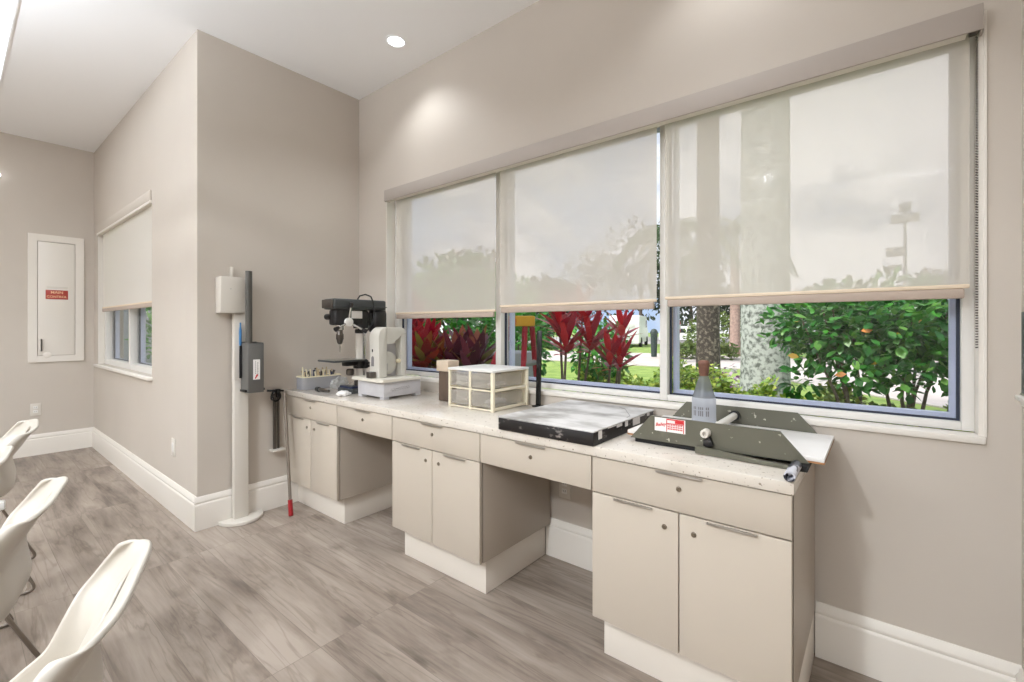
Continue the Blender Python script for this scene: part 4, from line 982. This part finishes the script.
cordyline(((413, 4.3, 334), (428, 4.2, 358), (405, 4.1, 350), (420, 4.0, 370)), (415, 4.2), 'dark red cordyline behind the band saw, left pane', LM['red'], 4, L=.36, W=.09)
cordyline(((425, 3.9, 368), (438, 4.0, 372)), (430, 3.9), 'multicoloured croton low in the left pane', leafmat('croton_leaf', [(150, 40, 40), (190, 60, 40), (200, 170, 60), (90, 120, 50), (220, 60, 40)], .4), 5, L=.26, W=.09)
cordyline(((463, 4.2, 366), (478, 4.1, 368), (455, 4.0, 374), (472, 3.9, 382)), (468, 4.1), 'purple leaved cordyline in the left pane above the organizer', LM['purple'], 6, L=.36, W=.09)

def bush(px, d, py, r, label, m, n, L=.09, W=.055, seed=1, group='round bushes outside', name='bush'):
    rr = random.Random(seed); p = at(px, d, zat(py, d)); t = thing(name, label, 'bush', (p[0], p[1], G), group)
    mb = MB(); scatter(mb, p, r, n, L, W, rr, .5, segs=3); build('foliage', mb, m, t, smooth=False)
    for k in range(3): build('stem', MB().tube([(p[0]+.03*k, p[1], G), (p[0]+(k-1)*r[0]*.4, p[1]+.05, p[2])], [.02, .01], 6), M['bark'], t)
bush(600, 5.3, 352, (.34, .34, .38), 'glossy bright green bush behind the red cordyline', LM['green'], 700, seed=8)
bush(516, 5.6, 342, (.5, .4, .5), 'bright green bush seen through the stepladder', LM['green'], 900, seed=9)
bush(455, 6.5, 318, (1.2, .8, .9), 'tall green bush filling the back of the left pane', LM['shrub'], 2600, seed=10, L=.12, W=.06)
bush(500, 7.2, 325, (.9, .7, .8), 'green bush behind the mullion and the ladder', LM['shrub'], 1500, seed=16, L=.12, W=.06)
bush(716, 24, 336, (1.6, 1.2, 1.3), 'olive bush across the road right of the dark trunk', LM['farhedge'], 1200, L=.22, W=.14, seed=11)
hedge(line((672, 19.5), (700, 19), (738, 18.5)), .75, .7, 1100, LM['farhedge'], 'far yellow green hedge across the path', L=.2, W=.13, seed=12)
hedge(line((760, 20), (850, 19), (1000, 18)), 1.5, .8, 1800, LM['dark'], 'dark far hedge behind the green shrub', L=.26, W=.15, seed=13)
hedge(line((590, 27), (606, 27)), 1.2, .5, 400, LM['dark'], 'clipped dark hedge left of the van', L=.2, W=.13, seed=15)

# background trees ---------------------------------------------------------------------
def tree(px, d, top, rx, label, n, m=None, seed=1, base_py=None, L=.55, trunk=.2):
    rr = random.Random(seed); x, y, _ = at(px, d); t = thing('background_tree', label, 'tree', (x, y, G), 'trees across the road')
    zt_ = zat(top, d); zc = zt_*.58; rz = zt_-zc
    mb = MB(); scatter(mb, (x, y, zc), (rx, rx*.8, rz), n, L, L*.5, rr, .35)
    for _ in range(4):
        q = (x+rr.uniform(-.6, .6)*rx, y+rr.uniform(-.4, .4)*rx, zc+rr.uniform(-.1, .55)*rz); scatter(mb, q, (rx*.55, rx*.5, rz*.5), n//4, L, L*.5, rr, .3)
    build('crown', mb, m or LM['dark'], t, smooth=False)
    build('trunk', MB().tube([(x, y, G), (x+.1, y, zc*.6), (x, y, zc)], [trunk, trunk*.8, trunk*.4], 8), M['bark'], t)
TR = [(640, 46, 218, 5.8, 'broad dark tree behind the van, highest in the middle blind'), (588, 58, 250, 6.0, 'dark tree left of the van, behind the middle blind'), (545, 30, 282, 2.6, 'small dark tree low behind the middle blind'), (470, 34, 250, 3.4, 'dark tree seen through the left blind'), (430, 40, 285, 3.2, 'dark tree at the left end of the left blind'),
      (690, 42, 262, 3.4, 'dark tree behind the stop sign'), (730, 52, 285, 3.8, 'dark tree between the two palm trunks'), (835, 44, 285, 4.0, 'low dark tree right of the thick palm trunk'), (940, 49, 268, 4.0, 'pale grey tree right of the floodlight pole'), (990, 60, 272, 4.6, 'tree at the right end of the right blind'), (890, 62, 292, 4.4, 'low tree under the floodlight pole'), (780, 60, 290, 4.4, 'low tree behind the thick palm trunk')]
for i, (px, d, top, rx, l) in enumerate(TR): tree(px, d, top, rx, l, 900, seed=30+i)

# stepladder ------------------------------------------------------------------------
d = 3.3; lp = at(518, d); t = thing('stepladder', 'red and yellow stepladder standing outside behind the mullion', 'ladder', (lp[0], lp[1], G))
zt_ = zat(316, d)
def lpt(px, dd, z): return Vector(at(px, dd, z))
ex = (lpt(530, d, 0)-lpt(506, d, 0)).normalized(); ey = Vector((-ex.y, ex.x, 0)); cc = lpt(522, d, zt_)
rot = Matrix((ex, ey, Vector((0, 0, 1)))).transposed()
def obox(a0, a1, b0, b1, z0, z1, bev=.004):
    m_ = MB().box(a0, a1, b0, b1, z0, z1, bev); 
    for v_ in m_.bm.verts: v_.co = rot @ v_.co + Vector((cc.x, cc.y, 0))
    return m_
build('top_cap', obox(-.12, .09, -.09, .09, zt_-.075, zt_, .012), M['lyel'], t); build('cap_insert', obox(-.115, -.04, -.0915, -.0902, zt_-.065, zt_-.02, 0), M['lor'], t)['label'] = 'orange cap panel'
def lrail(a0, b0, a1, b1):
    p, q = rot @ Vector((a0, b0, 0)), rot @ Vector((a1, b1, 0)); return MB().tube([Vector((cc.x+p.x, cc.y+p.y, zt_-.076)), Vector((cc.x+q.x, cc.y+q.y, G))], .02, 6)
LR = ((-.10, -.06, -.62, -.1), (.02, -.06, -.03, -.14), (.075, .06, .2, .3), (-.08, .06, -.55, .3))
for q_ in LR: build('rail', lrail(*q_), M['lred'], t)
for k in range(4):
    s_ = (k+1)/5; pp = []
    for a0, b0, a1, b1 in (LR[1], LR[2]):
        v_ = rot @ Vector((a0+(a1-a0)*s_, b0+(b1-b0)*s_, 0)); pp.append((cc.x+v_.x, cc.y+v_.y, zt_-.076-(zt_-.076-G)*s_))
    build('step', MB().cyl(pp[0], pp[1], .022, n=8), M['siding'], t)
# low siding box behind ladder
sb = at(520, 4.6); o = build('utility_box', MB().box(sb[0]-.3, sb[0]+.06, sb[1]-.3, sb[1]+.3, G, .98, .02), M['siding'], origin=(sb[0], sb[1], G)); tag(o, 'low grey utility box behind the stepladder', 'utility box')

# van, car, sign, bins, lamp ---------------------------------------------------------------
def vehicle(px, d, ang, label, cat, name, L, Wd, Hh, prof, glassz, mbody):
    x, y, _ = at(px, d); t = thing(name, label, cat, (x, y, G)); rt = Matrix.Rotation(ang, 3, 'Z')
    def tr(mb):
        for v_ in mb.bm.verts: v_.co = rt @ v_.co + Vector((x, y, G))
        return mb
    build('body', tr(MB().prism(prof, lambda a, b, dd: (a*L, dd, b*Hh), -Wd/2, Wd/2, .04)), mbody, t)
    for sx in (-.31, .31):
        for sy in (-1, 1): build('wheel', tr(MB().lathe([(.18, -.1), (.33, -.09), (.34, 0), (.33, .09), (.18, .1)], (sx*L, sy*(Wd/2-.06), .34), 'y', 18)), M['tyre'], t)
    for (a0, a1) in glassz:
        for sy in (-1, 1): build('side_window', tr(MB().box(a0*L, a1*L, sy*(Wd/2+.012)-.006, sy*(Wd/2+.012)+.006, Hh*.62, Hh*.86, .003)), M['carglass'], t)
    build('rear_window', tr(MB().box(-L/2-.016, -L/2-.006, -Wd*.36, Wd*.36, Hh*.6, Hh*.84, .003)) if cat == 'van' else tr(MB().box(-L*.1, L*.1, -Wd*.3, Wd*.3, Hh*1.0, Hh*1.002)), M['carglass'] if cat != 'van' else M['vanwhite'], t)
    return t
vehicle(630, 33, radians(106), 'white cargo van parked on the road, seen in the middle pane', 'van', 'cargo_van', 5.2, 2.0, 2.15, [(-.5, .14), (.5, .14), (.5, .45), (.38, .55), (.30, .96), (.27, 1), (-.49, 1), (-.5, .95)], [(.18, .3)], M['vanwhite'])
vehicle(688, 38, radians(10), 'pale car parked beyond the stop sign', 'car', 'parked_car', 4.4, 1.8, 1.45, [(-.5, .2), (.5, .2), (.5, .5), (.3, .6), (.15, .98), (-.25, 1), (-.42, .66), (-.5, .6)], [(-.22, -.02), (.01, .14)], M['vanwhite'])
x, y, _ = at(679, 24); t = thing('traffic_sign', 'red and white octagonal sign on a post by the road', 'sign', (x, y, G)); zc = zat(327, 24)
ux = Vector((C, S, 0)); tw = Matrix.Rotation(radians(58), 3, 'Z'); ux = tw @ ux; nx = Vector((ux.y, -ux.x, 0))
def sgn(a, b, dd): return (x+ux.x*a+nx.x*dd, y+ux.y*a+nx.y*dd, zc+b)
build('sign_face', MB().prism([(.4*cos(radians(22.5+45*k)), .4*sin(radians(22.5+45*k))) for k in range(8)], sgn, 0, .01), M['stop'], t); build('white_band', MB().prism([(-.33, -.13), (.33, -.13), (.33, .13), (-.33, .13)], sgn, .0105, .014), M['paper'], t)
build('post', MB().cyl((x-nx.x*.04, y-nx.y*.04, G), (x-nx.x*.04, y-nx.y*.04, zc+.35), .03, n=8), M['polegrey'], t)
x, y, _ = at(654, 20); t = thing('waste_bin', 'dark green bin on the verge beside the van', 'bin', (x, y, G))
build('bin_body', MB().lathe([(.12, .05), (.15, 1.05)], (x, y, G)), M['bin'], t); build('bin_lid', MB().lathe([(.17, 1.055), (.17, 1.12), (.1, 1.25), (.0001, 1.28)], (x, y, G), cap=False), M['bin'], t)
dd = 40; x, y, _ = at(905, dd); t = thing('floodlight_pole', 'tall floodlight pole seen through the right blind', 'light pole', (x, y, G))
build('pole', MB().cyl((x, y, G), (x, y, zat(210, dd)), .16, .1, n=10), M['polegrey'], t)
for py, wdt, hh in ((211, .8, .7), (218, 1.9, .75), (251, 1.2, .8), (267, 1.0, .5)):
    z = zat(py, dd); off = 0 if py < 240 else -.7
    build('floodlight', MB().box(x-wdt/2+off, x+wdt/2+off, y-.25, y+.25, z-hh/2, z+hh/2, .05) if py != 211 else MB().box(x-wdt/2, x+wdt/2, y-.25, y+.25, z, z+hh, .05), M['polegrey'], t)
# neighbouring wall and shrub outside the passage window
struct('wall_neighbour', MB().box(-9.6, -9.3, 1.35, 6.0, G, 4.2), M['bluewall'], smooth=False)
p = (-8.2, 2.05); t = thing('passage_bush', 'green bush outside the small passage window', 'bush', (*p, G)); mb = MB(); scatter(mb, (p[0], p[1], .9), (.35, .4, 1.0), 900, .1, .05, random.Random(77), .3, segs=3); build('foliage', mb, LM['shrub'], t, smooth=False); build('stem', MB().tube([(p[0], p[1], G), (p[0], p[1], .9)], [.03, .015], 6), M['bark'], t)

# ------------------------------------------------------------------ sky and sun
wd = bpy.data.worlds.new('sky'); SC.world = wd; wd.use_nodes = True
nt = wd.node_tree; N = nt.nodes; L = nt.links; bg = N['Background']
tc = N.new('ShaderNodeTexCoord'); mp = N.new('ShaderNodeMapping'); mp.inputs['Scale'].default_value = (1.6, 1.6, 2.6); mp.inputs['Location'].default_value = (.3, .7, .1)
L.new(tc.outputs['Generated'], mp.inputs[0])
n1 = N.new('ShaderNodeTexNoise'); n1.inputs['Scale'].default_value = 2.1; n1.inputs['Detail'].default_value = 8; n1.inputs['Roughness'].default_value = .58; n1.inputs['Distortion'].default_value = .4
L.new(mp.outputs[0], n1.inputs['Vector'])
r = N.new('ShaderNodeValToRGB'); e = r.color_ramp.elements
e[0].position = .34; e[0].color = (.36, .47, .64, 1); e[1].position = .68; e[1].color = (1.0, 1.0, .99, 1)
q = e.new(.47); q.color = (.56, .60, .66, 1); q = e.new(.56); q.color = (.92, .93, .95, 1)
L.new(n1.outputs['Fac'], r.inputs['Fac']); L.new(r.outputs['Color'], bg.inputs['Color']); bg.inputs['Strength'].default_value = 1.65
sl = bpy.data.lights.new('sun', 'SUN'); sl.energy = 5.5; sl.angle = radians(12); sl.color = (1, .96, .9)
so = bpy.data.objects.new('sun', sl); COL.objects.link(so); so.rotation_euler = Vector((.35, .75, -1.0)).to_track_quat('-Z', 'Y').to_euler()

# ------------------------------------------------------------------ render look
vs = SC.view_settings; vs.view_transform = 'Standard'; vs.look = 'None'; vs.gamma = 1; vs.exposure = 0; vs.use_curve_mapping = False
SC.display_settings.display_device = 'sRGB'
SC.cycles.use_denoising = True
SC.cycles.max_bounces = 10; SC.cycles.diffuse_bounces = 5; SC.cycles.transparent_max_bounces = 24; SC.cycles.transmission_bounces = 8
SC.cycles.sample_clamp_indirect = 6
